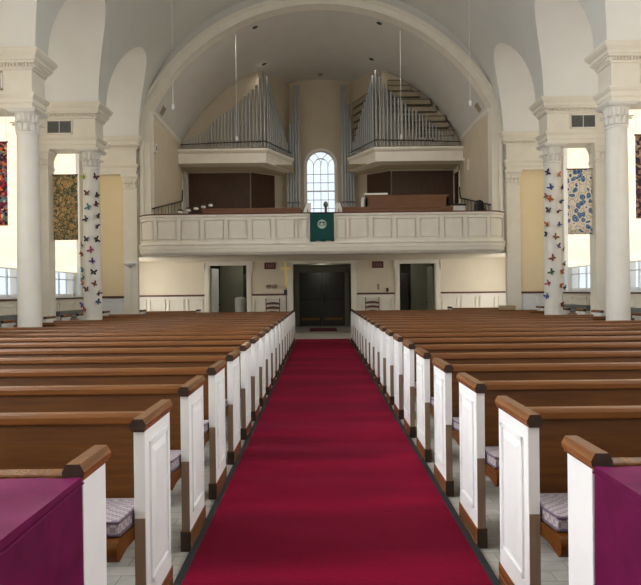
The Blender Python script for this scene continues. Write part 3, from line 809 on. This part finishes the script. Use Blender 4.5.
    for k, h in enumerate((4.78, 4.75, 4.05, 3.3, 2.6)):
        x = -s*0.17 + s*(k*0.105) ; x = -s*0.18 + s*0.105*k
        p = MB(); r = 0.058
        p.lathe([(0.015,0),(r,0.24),(r,0.32),(r,h),(r*0.8,h),(r*0.8,h-0.02)], (x, 0.0 if k % 2 else 0.06, 1.72), 14)
        ob = p.build('pipe', M['pipe'], tw, smooth=True)
        yb = 0.0 if k % 2 else 0.06
        MB().box(x-0.03, x+0.03, yb-r-0.004, yb-r*0.7, 1.72+0.25, 1.72+0.31).build('pipe_mouth', M['pipedark'], ob)

# gallery furniture
for x0, x1, sd in ((-3.5, -0.62, 'left'), (0.60, 3.86, 'right')):
    o = MB().box(x0, x1, 17.62, 17.68, 2.84, 3.86).build('choir_screen', M['conwood'])
    tag(o, 'long low brown wooden screen behind the balcony front, %s of the arched window' % sd, 'screen', 'choir screens behind the balcony front')
    MB().box(x0, x1, 17.58, 17.72, 3.86, 3.9).build('top_rail', M['conwood'], o)
cs = thing('organ_console', 'brown panelled organ console standing right of the arched window behind the balcony', 'organ console', (2.62, 18.4, 2.84))
MB().box(-1.26, 1.26, 0, 0.06, 0, 1.5).box(-1.28, 1.28, -0.02, 0.08, 1.5, 1.53).build('front_panel', M['conwood'], cs)
for x in (-1.26, 1.2): MB().box(x, x+0.06, 0, 0.7, 0, 1.45).build('side_panel', M['conwood'], cs)
tag(MB().box(1.32, 2.03, 18.36, 18.62, 4.372, 4.43).build('paper_sheet_stack', M['paper'], bevel=0.01), 'long white stack of music on the left end of the brown console', 'paper')
tag(MB().box(1.24, 1.3, 18.38, 18.9, 2.84, 4.3).build('white_side_board', M['white']), 'narrow white board upright at the left end of the brown console', 'board')
bx = thing('white_box', 'white storage box with a dark lid right of the brown console', 'box', (4.15, 18.4, 2.84))
MB().box(-0.22, 0.22, -0.15, 0.15, 0, 1.16).build('body', M['paper'], bx); MB().box(-0.25, 0.25, -0.17, 0.17, 1.16, 1.22).build('lid', M['black'], bx)
ch = thing('swivel_chair', 'black rounded chair back peeping over the right end of the balcony', 'chair', (4.72, 17.95, 2.84))
MB().lathe([(0.02,0.52),(0.2,0.55),(0.22,0.6),(0.18,0.64)], (-0.1,0.1,0), 20).build('seat', M['black'], ch, smooth=True)
bk = MB().lathe([(0.02,0.7),(0.12,0.72),(0.155,0.85),(0.155,1.12),(0.12,1.24),(0.04,1.28)], (0,0,0), 20); bmesh.ops.scale(bk.bm, vec=(0.9,0.35,1), verts=bk.bm.verts)
bk.build('backrest', M['black'], ch, smooth=True)
MB().lathe([(0.03,0),(0.14,0.02),(0.03,0.08),(0.025,0.52)], (-0.1,0.1,0), 16).build('pedestal', M['darkmetal'], ch, smooth=True)
MB().lathe([(0.02,0.86),(0.05,0.9),(0.05,1.0),(0.02,1.03)], (0.16,0.0,0), 12).build('armrest', M['black'], ch, smooth=True)
for s in (-1, 1):
    h = thing('stair_rail', 'black sloping handrail with thin balusters on the %s gallery wall' % SIDE[s], 'handrail', (s*(JX-0.06), 17.3, 2.84), 'gallery handrails')
    MB().path([(0, 0.15, 1.06), (0, 3.9, 1.84), (0, 4.0, 2.25)], 0.022).build('top_rail', M['black'], h)
    for k in range(9):
        y = 0.3+0.42*k; MB().tube((0, y, 0.0), (0, y, 1.06+0.78*(y-0.15)/3.75), 0.014, seg=6).build('baluster', M['grille'], h)
for k in range(5):
    x = -4.24+0.15*k
    lm = thing('desk_lamp', 'white hooded reading lamp on the left gallery desk, %s from the wall' % ORD[k+1], 'lamp', (x, 18.0+0.42*k, 2.84), 'row of reading lamps on the left of the gallery')
    lz = 1.0+0.11*k; lm.scale = (1.3, 1.3, 1.0)
    MB().tube((0, 0.05, 0.0), (0, 0.05, lz), 0.012, seg=8).build('stem', M['darkmetal'], lm)
    hd = MB().lathe([(0.02,0.12),(0.05,0.1),(0.066,0.06),(0.066,0.04)], (0,0.02,lz), 14); hd.build('hood', M['black'], lm, smooth=True)
    MB().lathe([(0.02,0),(0.055,0.01),(0.06,0.05),(0.05,0.07)], (0,0,lz-0.02), 14).build('lamp_shade', M['paper'], lm, smooth=True)
for s in (-1, 1):
    ms = thing('music_stand', 'white music sheet tilted on a dark stand below the %s edge of the arched window' % SIDE[s], 'music stand', (s*0.48+0.05, 18.6, 2.84), 'music stands below the arched window')
    MB().tube((0, 0, 0), (0, 0, 1.15), 0.012).lathe([(0.12,0),(0.12,0.02),(0.02,0.04)], (0,0,0), 12).build('stand', M['darkmetal'], ms)
    MB().prism([(-s*0.1, 1.02), (s*0.15, 1.02), (s*0.05, 1.34), (-s*0.1, 1.34)], 1, 0.0, 0.01).build('sheet', M['paper'], ms)
    MB().prism([(s*0.15, 1.02), (s*0.17, 1.02), (s*0.07, 1.36), (s*0.05, 1.36)], 1, -0.005, 0.015).build('desk_edge', M['black'], ms)
tag(MB().lathe([(0.04,0),(0.04,1.2),(0.07,1.22),(0.075,1.3),(0.04,1.36),(0.01,1.37)], (0.13,18.5,2.84), 14).build('microphone_stand', M['grille'], smooth=True), 'small grey round-headed stand in front of the arched window base', 'stand')
# side doorways up in the gallery
for s in (-1, 1):
    x = s*JX
    S(MB().box(*sorted((x, x-s*0.03)), 21.45, 21.58, 2.84, 5.85).box(*sorted((x, x-s*0.03)), 22.3, 22.42, 2.84, 5.85).box(*sorted((x, x-s*0.03)), 21.45, 22.42, 5.72, 5.85), 'trim_%d' % tn, M['trim']); tn += 1
    S(MB().box(*sorted((x+s*0.02, x-s*0.012)), 21.58, 22.3, 2.84, 5.72), 'door_%d' % (7 if s < 0 else 8), M['white'] if s < 0 else M['dkwood'])
# small fixtures
sp = thing('wall_speaker', 'small framed cream speaker on the left gallery side wall', 'speaker', (-JX+0.0, 17.98, 5.78))
MB().box(0, 0.05, -0.1, 0.1, -0.14, 0.14).build('case', M['trim'], sp, bevel=0.008); MB().box(0.05, 0.056, -0.05, 0.05, -0.07, 0.07).build('cone', M['grille'], sp)
sp = thing('wall_lamp', 'small cream bracket lamp on the right gallery side wall', 'lamp', (JX, 20.2, 5.75))
MB().box(-0.03, 0, -0.07, 0.07, -0.3, 0.08).build('plate', M['trim'], sp); MB().tube((-0.03,0,0),(-0.14,0,0.02),0.02).lathe([(0.03,0),(0.06,0.08),(0.05,0.1)],(-0.14,0,0.02),12).build('arm', M['trim'], sp)
for s in (-1, 1):
    y = 18.34; z = 7.01; x = s*math.sqrt(GR**2-(z-GC)**2); a = math.atan2(z-GC, x)
    v = thing('ceiling_vent', 'small square grey vent low on the %s side of the gallery vault' % SIDE[s], 'vent', (x, y, z), 'gallery vault vents')
    v.rotation_euler = (0, -a-PI/2, 0)
    MB().box(-0.17, 0.17, -0.2, 0.2, -0.01, 0.02).build('frame', M['gceil'], v)
    g = MB()
    for k in range(6): g.box(-0.13, 0.13, -0.16+k*0.058, -0.13+k*0.058, 0.02, 0.03)
    g.build('louvre', M['woodpipe'], v)
lamp_at = []
for (x, y, txt) in ((-1.95, 18.16, 'front left'), (1.8, 18.1, 'front right'), (-1.95, 21.1, 'rear left'), (1.8, 20.9, 'rear right')):
    z = GC+math.sqrt(GR**2-x*x); a = math.atan2(z-GC, x)
    d = thing('downlight', 'small black recessed downlight at the %s of the gallery vault' % txt, 'downlight', (x, y, z), 'gallery downlights')
    d.rotation_euler = (0, -a-PI/2, 0)
    MB().lathe([(0.085,-0.03),(0.09,0.006),(0.07,0.012),(0.065,0.0)], seg=20).build('ring', M['darkmetal'], d, smooth=True)
    MB().lathe([(0.065,-0.01),(0.065,0.014)], seg=20).build('lens', M['black'], d)
    lamp_at.append((x, y, z-0.12))
tag(MB().lathe([(0.03,-0.07),(0.09,-0.06),(0.1,-0.02),(0.1,0.0)], (0.02, 23.1, GC+GR), 18).build('smoke_detector', M['woodpipe'], smooth=True), 'round tan detector on the gallery vault above the arched window', 'detector')
# hanging microphones / wires
def wire(x, y, zt, zb, lbl):
    t = thing('hanging_microphone', lbl, 'microphone', (x, y, zb), 'wires hanging from the vaults')
    MB().tube((0,0,0.1), (0,0,zt-zb), 0.0065, seg=6).build('cord', M['white'], t)
    MB().lathe([(0.012,-0.02),(0.035,0.0),(0.035,0.1),(0.012,0.14)], seg=12).build('head', M['white'], t, smooth=True)
for x, l in ((-3.74, 'left, outside the gallery arch'), (3.78, 'right, outside the gallery arch')):
    wire(x, 15.2, SPR+VB*math.sqrt(1-(x/VA)**2), 6.1, 'thin white wire with a small weight hanging at far ' + l)
for x, l in ((-2.53, 'left organ pipes'), (2.42, 'right organ pipes')):
    wire(x, 18.06, GC+math.sqrt(GR**2-x*x), 6.0, 'thin pale wire hanging in front of the ' + l)

# ------------------------------------------------------------------ things along the back wall
def ladder_chair():
    t = thing('ladder_back_chair', 'x', 'chair')
    W, D, H = 0.23, 0.4, 1.25
    for s in (-1, 1):
        MB().tube((s*W, D, 0), (s*W, D, 0.45), 0.018).tube((s*W, D, 0.45), (s*W*1.05, D+0.05, H-0.03), 0.017, 0.014).lathe([(0.01,0),(0.02,0.02),(0.01,0.05)], (s*W*1.05, D+0.05, H-0.04), 10).build('leg', M['maroon'], t, smooth=True)
        MB().tube((s*W, 0, 0), (s*W, 0, 0.47), 0.018).build('leg', M['maroon'], t, smooth=True)
    MB().box(-W-0.02, W+0.02, -0.02, D+0.02, 0.43, 0.46, 0.008).build('seat', M['tancloth'], t)
    for z in (0.6, 0.76, 0.92, 1.07):
        n = 10; y = D+0.05*(z-0.45)/0.75
        lo = [(-W+2*W*k/n, z-0.04+0.015*math.sin(PI*k/n)) for k in range(n+1)]; hi = [(-W+2*W*k/n, z+0.025+0.035*math.sin(PI*k/n)) for k in range(n+1)]
        MB().band(lo, hi, y-0.008, y+0.008).build('slat', M['maroon'], t)
    st = MB()
    for z in (0.15, 0.28):
        st.tube((-W,0,z),(W,0,z),0.01); st.tube((-W,D,z),(W,D,z),0.01); st.tube((-W,0,z),(-W,D,z),0.01); st.tube((W,0,z),(W,D,z),0.01)
    st.build('stretcher', M['maroon'], t)
    return t
c0 = ladder_chair(); c0.location = (-1.75, 20.72, F); c0['group'] = 'ladder-back chairs beside the dark doorway'
c1 = copy_tree(c0); c1.location = (1.76, 20.72, F)
c0['label'] = 'red-brown ladder-back chair against the wall left of the dark double doors'
c1['label'] = 'red-brown ladder-back chair against the wall right of the dark double doors'
cr = thing('processional_cross', 'shiny gold cross on a dark staff left of the dark double doors', 'cross', (-1.24, 20.55, F))
MB().box(-0.042, 0.042, -0.015, 0.015, 1.7, 2.5).box(-0.19, 0.19, -0.014, 0.014, 2.24, 2.325).lathe([(0.03,0),(0.045,0.03),(0.03,0.06)], (0,0,1.63), 14).build('cross_head', M['gold'], cr, bevel=0.006)
MB().tube((0,0,0.05),(0,0,1.66),0.016).build('staff', M['maroon'], cr)
MB().box(-0.07, 0.03, -0.03, 0.05, 1.42, 1.56).build('clamp', M['black'], cr)
MB().lathe([(0.17,0),(0.17,0.03),(0.05,0.06),(0.025,0.12)], seg=20).build('foot', M['maroon'], cr, smooth=True)
for s, x in ((-1, -1.84), (1, 1.98)):
    p = thing('wall_sign', 'small maroon sign with pale upright strokes, %s of the dark double doors' % SIDE[s], 'sign', (x, BACKY, 2.36), 'maroon wall signs')
    MB().box(-0.2, 0.2, -0.05, 0, -0.115, 0.115).build('case', M['maroon'], p, bevel=0.008)
    k_ = MB()
    for q in (-0.115, -0.035, 0.04, 0.115): k_.box(q-0.018, q+0.018, -0.055, -0.05, -0.06, 0.06)
    k_.build('stroke', base_mat('dusty_rose', srgb(150, 108, 112), 0.7), p)
for x in (-1.90, -1.68):
    tag(MB().lathe([(0.09,0),(0.1,0.015),(0.085,0.04),(0.02,0.05)], seg=18).build('wall_dial', M['taupe'], smooth=True), 'flat oval brown wall fitting above the left ladder-back chair, the %s one' % ('left' if x < -1.8 else 'right'), 'wall fitting', 'oval wall fittings')
    o = bpy.context.scene.objects[[o.name for o in C.objects if o.name.startswith('wall_dial')][-1]]
    o.location = (x, BACKY, 1.63); o.rotation_euler = (PI/2, 0, 0); o.scale = (1, 0.7, 1)
sw = thing('light_switch', 'narrow tan switch plate above the right ladder-back chair', 'switch', (1.99, BACKY, 1.58))
MB().box(-0.04, 0.04, -0.012, 0, -0.1, 0.1).build('plate', M['tancloth'], sw); MB().box(-0.015, 0.015, -0.03, -0.01, 0.04, 0.08).box(-0.015, 0.015, -0.03, -0.01, -0.08, -0.04).build('toggle', M['taupe'], sw)
tag(MB().box(2.27, 2.35, BACKY-0.05, BACKY, 1.4, 1.53).build('wall_box', M['black'], bevel=0.006), 'tiny black box on the wall left of the right doorway', 'box')
sc = thing('wall_sconce', 'white shallow sconce with a pipe below on the left end-wall pilaster', 'sconce', (-5.56, ENDY-0.1, 2.28))
MB().lathe([(0.03,-0.1),(0.06,-0.05),(0.16,-0.01),(0.17,0.03),(0.15,0.03)], (0,-0.1,0), 24).build('bowl', M['white'], sc, smooth=True)
MB().box(-0.05, 0.05, -0.1, 0, -0.06, 0.02).build('bracket', M['white'], sc); MB().box(-0.015, 0.015, -0.025, 0, -2.0, -0.06).build('conduit', M['trim'], sc)

# ------------------------------------------------------------------ hangings
def tapestry(x, y, mat, lbl):
    t = thing('tapestry', lbl, 'tapestry', (x, y, 2.73), 'cloth hangings under the beams')
    rows = [[(-0.29+0.58*j/14, 0.012*math.sin(j*0.9+x)*(0.4+0.6*(1-k/12)), 1.54*k/12) for j in range(15)] for k in range(13)]
    MB().grid(rows).build('cloth', mat, t, smooth=True, solid=0.008)
    MB().tube((-0.31, 0, 1.55), (0.31, 0, 1.55), 0.014).build('rod', M['dkwood'], t)
    for q in (-0.28, 0.28): MB().tube((q, 0, 1.55), (q, 0, 2.09), 0.004, seg=6).build('cord', M['trim'], t)
tapestry(-6.1, 14.27, M['leafy'], 'brown and green leafy cloth hanging left of the left butterfly column')
tapestry(6.13, 14.27, M['paisley'], 'cream cloth with blue paisley print hanging right of the right butterfly column')
tapestry(-6.14, 11.14, M['bright'], 'bright red floral cloth hanging left of the plain left column')
tapestry(6.1, 11.14, M['dusky'], 'dark brown patterned cloth hanging right of the plain right column')

# ------------------------------------------------------------------ butterflies
COLS = {'orange': (226, 120, 30), 'blue': (52, 84, 168), 'purple': (120, 60, 150), 'green': (40, 120, 80), 'black': (34, 36, 46), 'teal': (40, 140, 150),
        'maroon': (110, 36, 56), 'yellow-green': (176, 196, 40), 'pink': (196, 70, 130), 'rust': (164, 76, 34), 'navy': (30, 44, 96), 'violet': (110, 90, 200)}
BM = {k: noisy(k.replace('-', '_') + '_paper', srgb(*v), srgb(*[int(c*0.7) for c in v]), 30, 0.6) for k, v in COLS.items()}
def wing_mb(s, flap):
    mb = MB()
    up = [(0.006, 0.005), (0.03, 0.05), (0.075, 0.085), (0.1, 0.08), (0.1, 0.04), (0.07, 0.01), (0.05, 0.0)]
    lo = [(0.006, 0.0), (0.05, 0.0), (0.075, -0.03), (0.07, -0.07), (0.045, -0.08), (0.02, -0.045)]
    for poly in (up, lo):
        vs = [mb.bm.verts.new((s*p[0]*math.cos(flap), -p[0]*math.sin(flap), p[1])) for p in poly]; mb.bm.faces.new(vs)
    return mb
wing_me = {}
body_src = None
LB = [(4.23,'yellow-green',-0.55),(4.23,'maroon',0.75),(3.83,'maroon',-0.1),(3.78,'black',0.8),(3.57,'maroon',0.75),(3.50,'teal',0.0),(3.29,'black',0.8),(3.22,'navy',-0.3),
      (3.05,'black',0.75),(2.74,'navy',-0.2),(2.74,'black',0.75),(2.60,'blue',-0.85),(2.48,'pink',0.2),(2.39,'rust',-0.8),(2.22,'purple',0.35),(2.01,'teal',-0.75),(1.96,'black',0.45),
      (1.84,'green',-0.7),(1.70,'orange',-0.75),(1.68,'rust',0.5),(1.56,'maroon',-0.25),(1.46,'navy',0.8),(1.25,'blue',0.75),(1.18,'violet',-0.85),(1.06,'pink',-0.5)]
RB = [(4.21,'navy',-0.75),(4.14,'orange',0.3),(3.85,'blue',-0.5),(3.83,'navy',0.75),(3.64,'rust',-0.85),(3.57,'orange',-0.55),(3.52,'navy',0.5),(3.31,'black',-0.7),(3.28,'maroon',0.2),
      (2.98,'orange',-0.8),(2.95,'blue',0.3),(2.74,'navy',-0.85),(2.67,'rust',-0.1),(2.45,'purple',0.15),(2.36,'maroon',0.85),(2.17,'rust',-0.4),(2.03,'maroon',0.9),(1.84,'green',-0.5),
      (1.84,'orange',0.5),(1.58,'pink',-0.75),(1.51,'orange',0.35),(1.46,'navy',0.9),(1.27,'blue',-0.85),(1.06,'rust',0.45)]
for s, lst in ((-1, LB), (1, RB)):
    for k, (z, cn, u) in enumerate(lst):
        r = 0.212-0.024*(z/4.4)**1.6
        ang = -PI/2 + math.asin(max(-0.98, min(0.98, u))) + s*0.38*0
        n_ = Vector((math.cos(ang), math.sin(ang), 0))
        t = thing('paper_butterfly', '%s paper butterfly on the %s column, %s from the top' % (cn, SIDE[s], ORD[k+1]), 'butterfly',
                  (s*COLX+n_.x*(r+0.016), BEAMS[1]+n_.y*(r+0.016), z), 'paper butterflies on the %s column' % SIDE[s])
        t.rotation_euler = (0, 0, ang+PI/2)
        tilt = random.uniform(-1.3, 1.3)
        bd = MB().tube((0,0,-0.06), (0,0,0.055), 0.009, 0.007, 8).build('body', BM['black'], t, smooth=True)
        bd.rotation_euler = (0, tilt, 0)
        fl = random.uniform(0.2, 1.15)
        for w in (-1, 1):
            wing_mb(w, fl).build('wing', BM[cn], bd, solid=0.003)
        t.scale = (0.8, 0.8, 0.8)

# ------------------------------------------------------------------ pews
PX = 0.832; PL = 6.08-PX; ED = 0.43
def pew_end_mb(s, x, inner=False):
    x0, x1 = sorted((s*x, s*(x+0.05)))
    return MB().box(x0, x1, 0, ED, F, 0.917 if inner else 0.862, 0.003)
def cap_mb(s, x, y0=-0.02, y1=ED+0.025):
    c = s*(x+0.025)
    prof = [(-0.027, 0.850), (-0.027, 0.858), (-0.034, 0.864), (-0.036, 0.88), (-0.022, 0.906), (0.022, 0.906), (0.036, 0.88), (0.034, 0.864), (0.027, 0.858), (0.027, 0.850)]
    return MB().prism([(c+a, z) for a, z in prof], 1, y0, y1)
def dark_ends(o):
    """give the end faces of the pieces a darker wood"""
    o.data.materials.append(M['dark_ends'])
    for p in o.data.polygons:
        if abs(p.normal.y) > 0.8: p.material_index = 1
def raised(s, x, y0, y1, z0, z1):
    """moulded frame and raised field on the outer face at x"""
    mb = MB(); d = -s
    def bx(o0, o1, *q): mb.box(*sorted((x+d*o0, x+d*o1)), *q)
    for q in ((y0,y1,z1-0.016,z1),(y0,y1,z0,z0+0.016),(y0,y0+0.016,z0,z1),(y1-0.016,y1,z0,z1)): bx(-0.002, 0.01, *q)
    A = [(y0+0.03,z0+0.03),(y1-0.03,z0+0.03),(y1-0.03,z1-0.03),(y0+0.03,z1-0.03)]; B = [(y0+0.06,z0+0.06),(y1-0.06,z0+0.06),(y1-0.06,z1-0.06),(y0+0.06,z1-0.06)]
    a = [mb.bm.verts.new((x-d*0.001, *p)) for p in A]; b_ = [mb.bm.verts.new((x+d*0.012, *p)) for p in B]
    for i in range(4): mb.bm.faces.new((a[i], a[(i+1)%4], b_[(i+1)%4], b_[i]))
    mb.bm.faces.new(b_); mb.bm.faces.new(a[::-1])
    return mb
def seat_prof(): return [(-0.2,0.37),(-0.215,0.38),(-0.225,0.4),(-0.225,0.43),(-0.215,0.45),(-0.195,0.46),(0.34,0.40),(0.34,0.36),(-0.1,0.385)]
def back_prof(): return [(0.293,0.36),(0.32,0.36),(0.40,0.83),(0.375,0.83)]
def rail_prof(): return [(0.352,0.802),(0.344,0.81),(0.346,0.838),(0.354,0.852),(0.364,0.856),(0.412,0.856),(0.418,0.845),(0.412,0.80)]
def make_pew(s, gap=None, L=PL, x0=0.0, panel=True):
    t = thing('pew', 'x', 'pew')
    segs = [(x0+0.05, x0+L-0.05)] if not gap else [(x0+0.05, gap[0]), (gap[1], x0+L-0.05)]
    def multi(prof):
        mb = MB()
        for a, b_ in segs: mb.prism(prof, 0, *sorted((s*a, s*b_)))
        return mb
    multi(seat_prof()).build('seat', M['pew'], t, smooth=True)
    bk = multi(back_prof()).build('backrest', M['pew'], t)
    multi(rail_prof()).build('top_rail', M['rail'], bk)
    for x, main in ((x0, True), (x0+L-0.05, False)):
        e = pew_end_mb(s, x, not main).build('pew_end', M['white'], t)
        cp_ = cap_mb(s, x)
        if not main: bmesh.ops.translate(cp_.bm, vec=(0, 0, 0.055), verts=cp_.bm.verts)
        dark_ends(cp_.build('cap_rail', M['caps'], e))
        xa, xb = sorted((s*(x-0.006), s*(x+0.056)))
        pl_ = MB().box(xa, xb, -0.012, ED+0.01, F, F+0.115, 0.004).build('plinth', M['caps'], e); dark_ends(pl_)
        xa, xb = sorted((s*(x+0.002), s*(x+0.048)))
        MB().box(xa, xb, -0.005, 0.002, F+0.115, 0.47).build('front_strip', M['taupe'], e)  # taupe strip on the front edge below seat level
        if main: raised(s, s*x, 0.06, 0.37, 0.16, 0.79).build('raised_panel', M['white'], e)
    return t
def py(k): return 2.605 + 0.87*(k-1)
for s in (-1, 1):
    proto = {}
    for k in range(1, 19):
        y = py(k)
        hit = any(y-0.24 < b_+0.3 and y+0.44 > b_-0.3 for b_ in BEAMS[1:4])
        key = 'gap' if hit else 'short' if k == 18 else 'full'
        if key not in proto:
            o = proto[key] = make_pew(s, (COLX-PX-0.31, COLX-PX+0.31) if hit else None, 5.3-PX if k == 18 else PL)
        else: o = copy_tree(proto[key])
        o.location = (s*PX, y, 0)
        o['label'] = 'long brown pew with white ends %s of the red carpet, %s row from the front' % (SIDE[s], ORD[k])
        o['group'] = 'pews %s of the aisle' % SIDE[s]
    # short pew at the back
    sx = 3.95 if s < 0 else 4.05
    o = make_pew(s, None, 6.3-sx); o.location = (s*sx, 19.0, 0)
    o['label'] = 'short brown pew at the very back near the %s doorway' % SIDE[s]; o['group'] = 'short pews at the back'
    # front screen
    f = thing('pew_screen', 'low wood screen with plain white end behind the plum cloth on the %s' % SIDE[s], 'pew screen', (s*PX, 1.93 if s < 0 else 1.99, 0), 'front pew screens')
    e = MB().box(*sorted((0, s*0.05)), 0, 0.2, F, 0.862, 0.003).build('screen_end', M['white'], f)
    dark_ends(cap_mb(s, 0.0, -0.02, 0.225).build('cap_rail', M['caps'], e))
    MB().box(*sorted((-s*0.006, s*0.056)), -0.0, 0.21, F, F+0.115, 0.004).build('plinth', M['caps'], e)
    b_ = MB().box(*sorted((s*0.05, s*4.2)), 0.1, 0.13, 0.05, 0.8).build('screen_panel', M['pew'], f)
    MB().box(*sorted((s*0.05, s*4.2)), 0.08, 0.15, 0.8, 0.845, 0.006).build('top_rail', M['caps'], b_)

# seat cushions (rows whose cushions show past the pew ends)
def cushion_mb(s):
    mb = MB(); L_ = 2.4
    prof = [(-0.165,0.459),(-0.175,0.47),(-0.175,0.51),(-0.16,0.523),(0.05,0.508),(0.27,0.468),(0.285,0.445),(0.28,0.412)]
    n = 24; rows = []
    for i in range(n+1):
        x = 0.06+L_*i/n; puff = 0.008*math.cos(i*PI)
        sc = 0.0 if i in (0, n) else 1.0
        rows.append([(s*x, a, z+(puff if a in (0.05, -0.16) else 0) - (0.006 if (i in (0, n) and z > 0.5) else 0)) for a, z in prof])
    rows = [r + [r[0]] for r in rows]
    mb.grid(rows)
    for r in (rows[0], rows[-1]): mb.bm.faces.new([mb.bm.verts.new(p) for p in r[:-1]])
    return mb
for s in (-1, 1):
    src = None
    for k in range(1, 8):
        if src is None:
            src = o = cushion_mb(s).build('seat_cushion', M['cushion'], smooth=True)
            pp = MB()
            for zz in (0.468, 0.518): pp.path([(s*0.062, -0.173, zz), (s*2.45, -0.173, zz)], 0.006, 6); pp.path([(s*0.06, -0.173, zz), (s*0.06, 0.27, zz-0.05)], 0.006, 6)
            pp.build('piping', M['piping'], o)
        else: o = copy_tree(src)
        o.location = (s*PX, py(k), 0)
        tag(o, 'lavender checked seat cushion on the %s pew from the front, %s of the carpet' % (ORD[k], SIDE[s]), 'cushion', 'pew cushions')

tag(MB().box(4.96, 5.42, 16.84, 16.98, 0.857, 0.985, 0.02).build('tan_cushion', M['tancloth']), 'tan padded cushion resting on the top edge of a rear right pew before the pilaster', 'cushion')

# plum cloths draped over the front stands
for s in (-1, 1):
    X0, X1, Y0, Y1, ZT = PX-0.005, PX+2.3, 0.75, (1.905 if s < 0 else 1.96), 0.868
    mb = MB(); rows = []
    nx = 40; prof = []
    nY = 40
    # walk across: floor on the aisle side -> top -> far side, for each y
    for j in range(nY+1):
        y = Y0+(Y1-Y0)*j/nY
        row = []
        for q in range(16):
            t = q/15.0; z = F+0.02+(ZT-F-0.02)*t
            fl = (1-t)
            x = X0 - 0.012*fl*math.sin(j*0.8)*0.6 - 0.01*fl
            yy = y + (0.02*fl if j == nY else 0)*-1
            row.append((s*x, yy, z))
        for q in range(1, nx+1):
            t = q/nx; x = X0+0.012+(X1-X0-0.012)*t
            edge = min(1.0, (x-X0)/0.06)
            row.append((s*x, y, ZT+0.004*math.sin(j*0.55+q*0.25)*edge - (0.004 if q == 1 else 0)))
        rows.append(row)
    mb.grid(rows)
    # front and back drops
    for yy in (Y0, Y1):
        mb.grid([[(s*(X0+0.006+(X1-X0)*i/30), yy+0.008*math.sin(i*0.9)*(1-q/8) * (1 if yy == Y0 else 0), F+0.02+(ZT-F-0.025)*q/8) for i in range(31)] for q in range(9)])
    mb.grid([[(s*X1, Y0+(Y1-Y0)*i/10, F+0.02+(ZT-F-0.02)*q/6) for i in range(11)] for q in range(7)])
    o = mb.build('draped_cloth', M['velvet'], smooth=True)
    sm = MB().path([(s*(X0-0.004), Y0, ZT-0.045), (s*(X0-0.004), Y1, ZT-0.02)], 0.004, 6); sm.build('seam', M['velvet'], o)
    tag(o, 'plum velvet cloth draped over the stand at the front, %s of the carpet' % SIDE[s], 'cloth', 'plum cloths at the front')

# ------------------------------------------------------------------ wall behind the camera, with made-up window openings to let light in
mb = MB().box(-7.2, 7.2, FRONTY-0.2, FRONTY, 0, 1.5).box(-7.2, 7.2, FRONTY-0.2, FRONTY, 6.5, 10.6)
mb.box(-7.2, -4.2, FRONTY-0.2, FRONTY, 1.5, 6.5).box(4.2, 7.2, FRONTY-0.2, FRONTY, 1.5, 6.5).box(-1.6, 1.6, FRONTY-0.2, FRONTY, 1.5, 6.5)
S(mb, 'wall_front', M['cream'])

# ------------------------------------------------------------------ light, camera, render look
w = bpy.data.worlds.new('sky'); bpy.context.scene.world = w; w.use_nodes = True
bg = w.node_tree.nodes['Background']; bg.inputs['Color'].default_value = (0.80, 0.90, 1.0, 1); bg.inputs['Strength'].default_value = 0.78
def area(name, loc, rot, sx, sy, power, col):
    l = bpy.data.lights.new(name, 'AREA'); l.shape = 'RECTANGLE'; l.size = sx; l.size_y = sy; l.energy = power; l.color = col
    o = bpy.data.objects.new(name, l); C.objects.link(o); o.location = loc; o.rotation_euler = rot
    return o
for x in (-2.9, 2.9):
    area('front_fill_light', (x, FRONTY-0.1, 4.0), (PI/2, 0, PI), 2.6, 5.0, 15, (0.95, 0.97, 1.0))  # area lights added in the unseen front openings to light the nave

for p in lamp_at:
    l = bpy.data.lights.new('downlight_lamp', 'SPOT'); l.energy = 150 if p[1] < 19 else 14; l.spot_size = math.radians(150); l.spot_blend = 1.0; l.shadow_soft_size = 0.12; l.color = (1.0, 0.93, 0.82)
    o = bpy.data.objects.new('downlight_lamp', l); C.objects.link(o); o.location = p
for x, y, e in ((0.0, 23.6, 8), (-2.9, 22.6, 8), (2.9, 22.6, 8)):  # unseen lamps added to brighten the dark narthex
    l = bpy.data.lights.new('narthex_fill_lamp', 'POINT'); l.energy = e; l.shadow_soft_size = 0.15; l.color = (1.0, 0.94, 0.82)
    o = bpy.data.objects.new('narthex_fill_lamp', l); C.objects.link(o); o.location = (x, y, 2.3)
cam = bpy.data.cameras.new('camera'); co = bpy.data.objects.new('camera', cam); C.objects.link(co)
cam.sensor_fit = 'HORIZONTAL'; cam.sensor_width = 36.0; cam.lens = 600.0/641.0*36.0; cam.clip_start = 0.05
co.matrix_world = Matrix.Translation((-0.062, 0, 1.45)) @ Matrix.Rotation(PI/2-1.5/600.0, 4, 'X') @ Matrix.Rotation(math.radians(-0.65), 4, 'Z')
sc_ = bpy.context.scene; sc_.camera = co
sc_.view_settings.view_transform = 'Standard'; sc_.view_settings.look = 'None'; sc_.view_settings.gamma = 1.0; sc_.view_settings.use_curve_mapping = False
sc_.view_settings.exposure = 0.55
sc_.cycles.use_denoising = True
sc_.cycles.max_bounces = 8; sc_.cycles.diffuse_bounces = 5
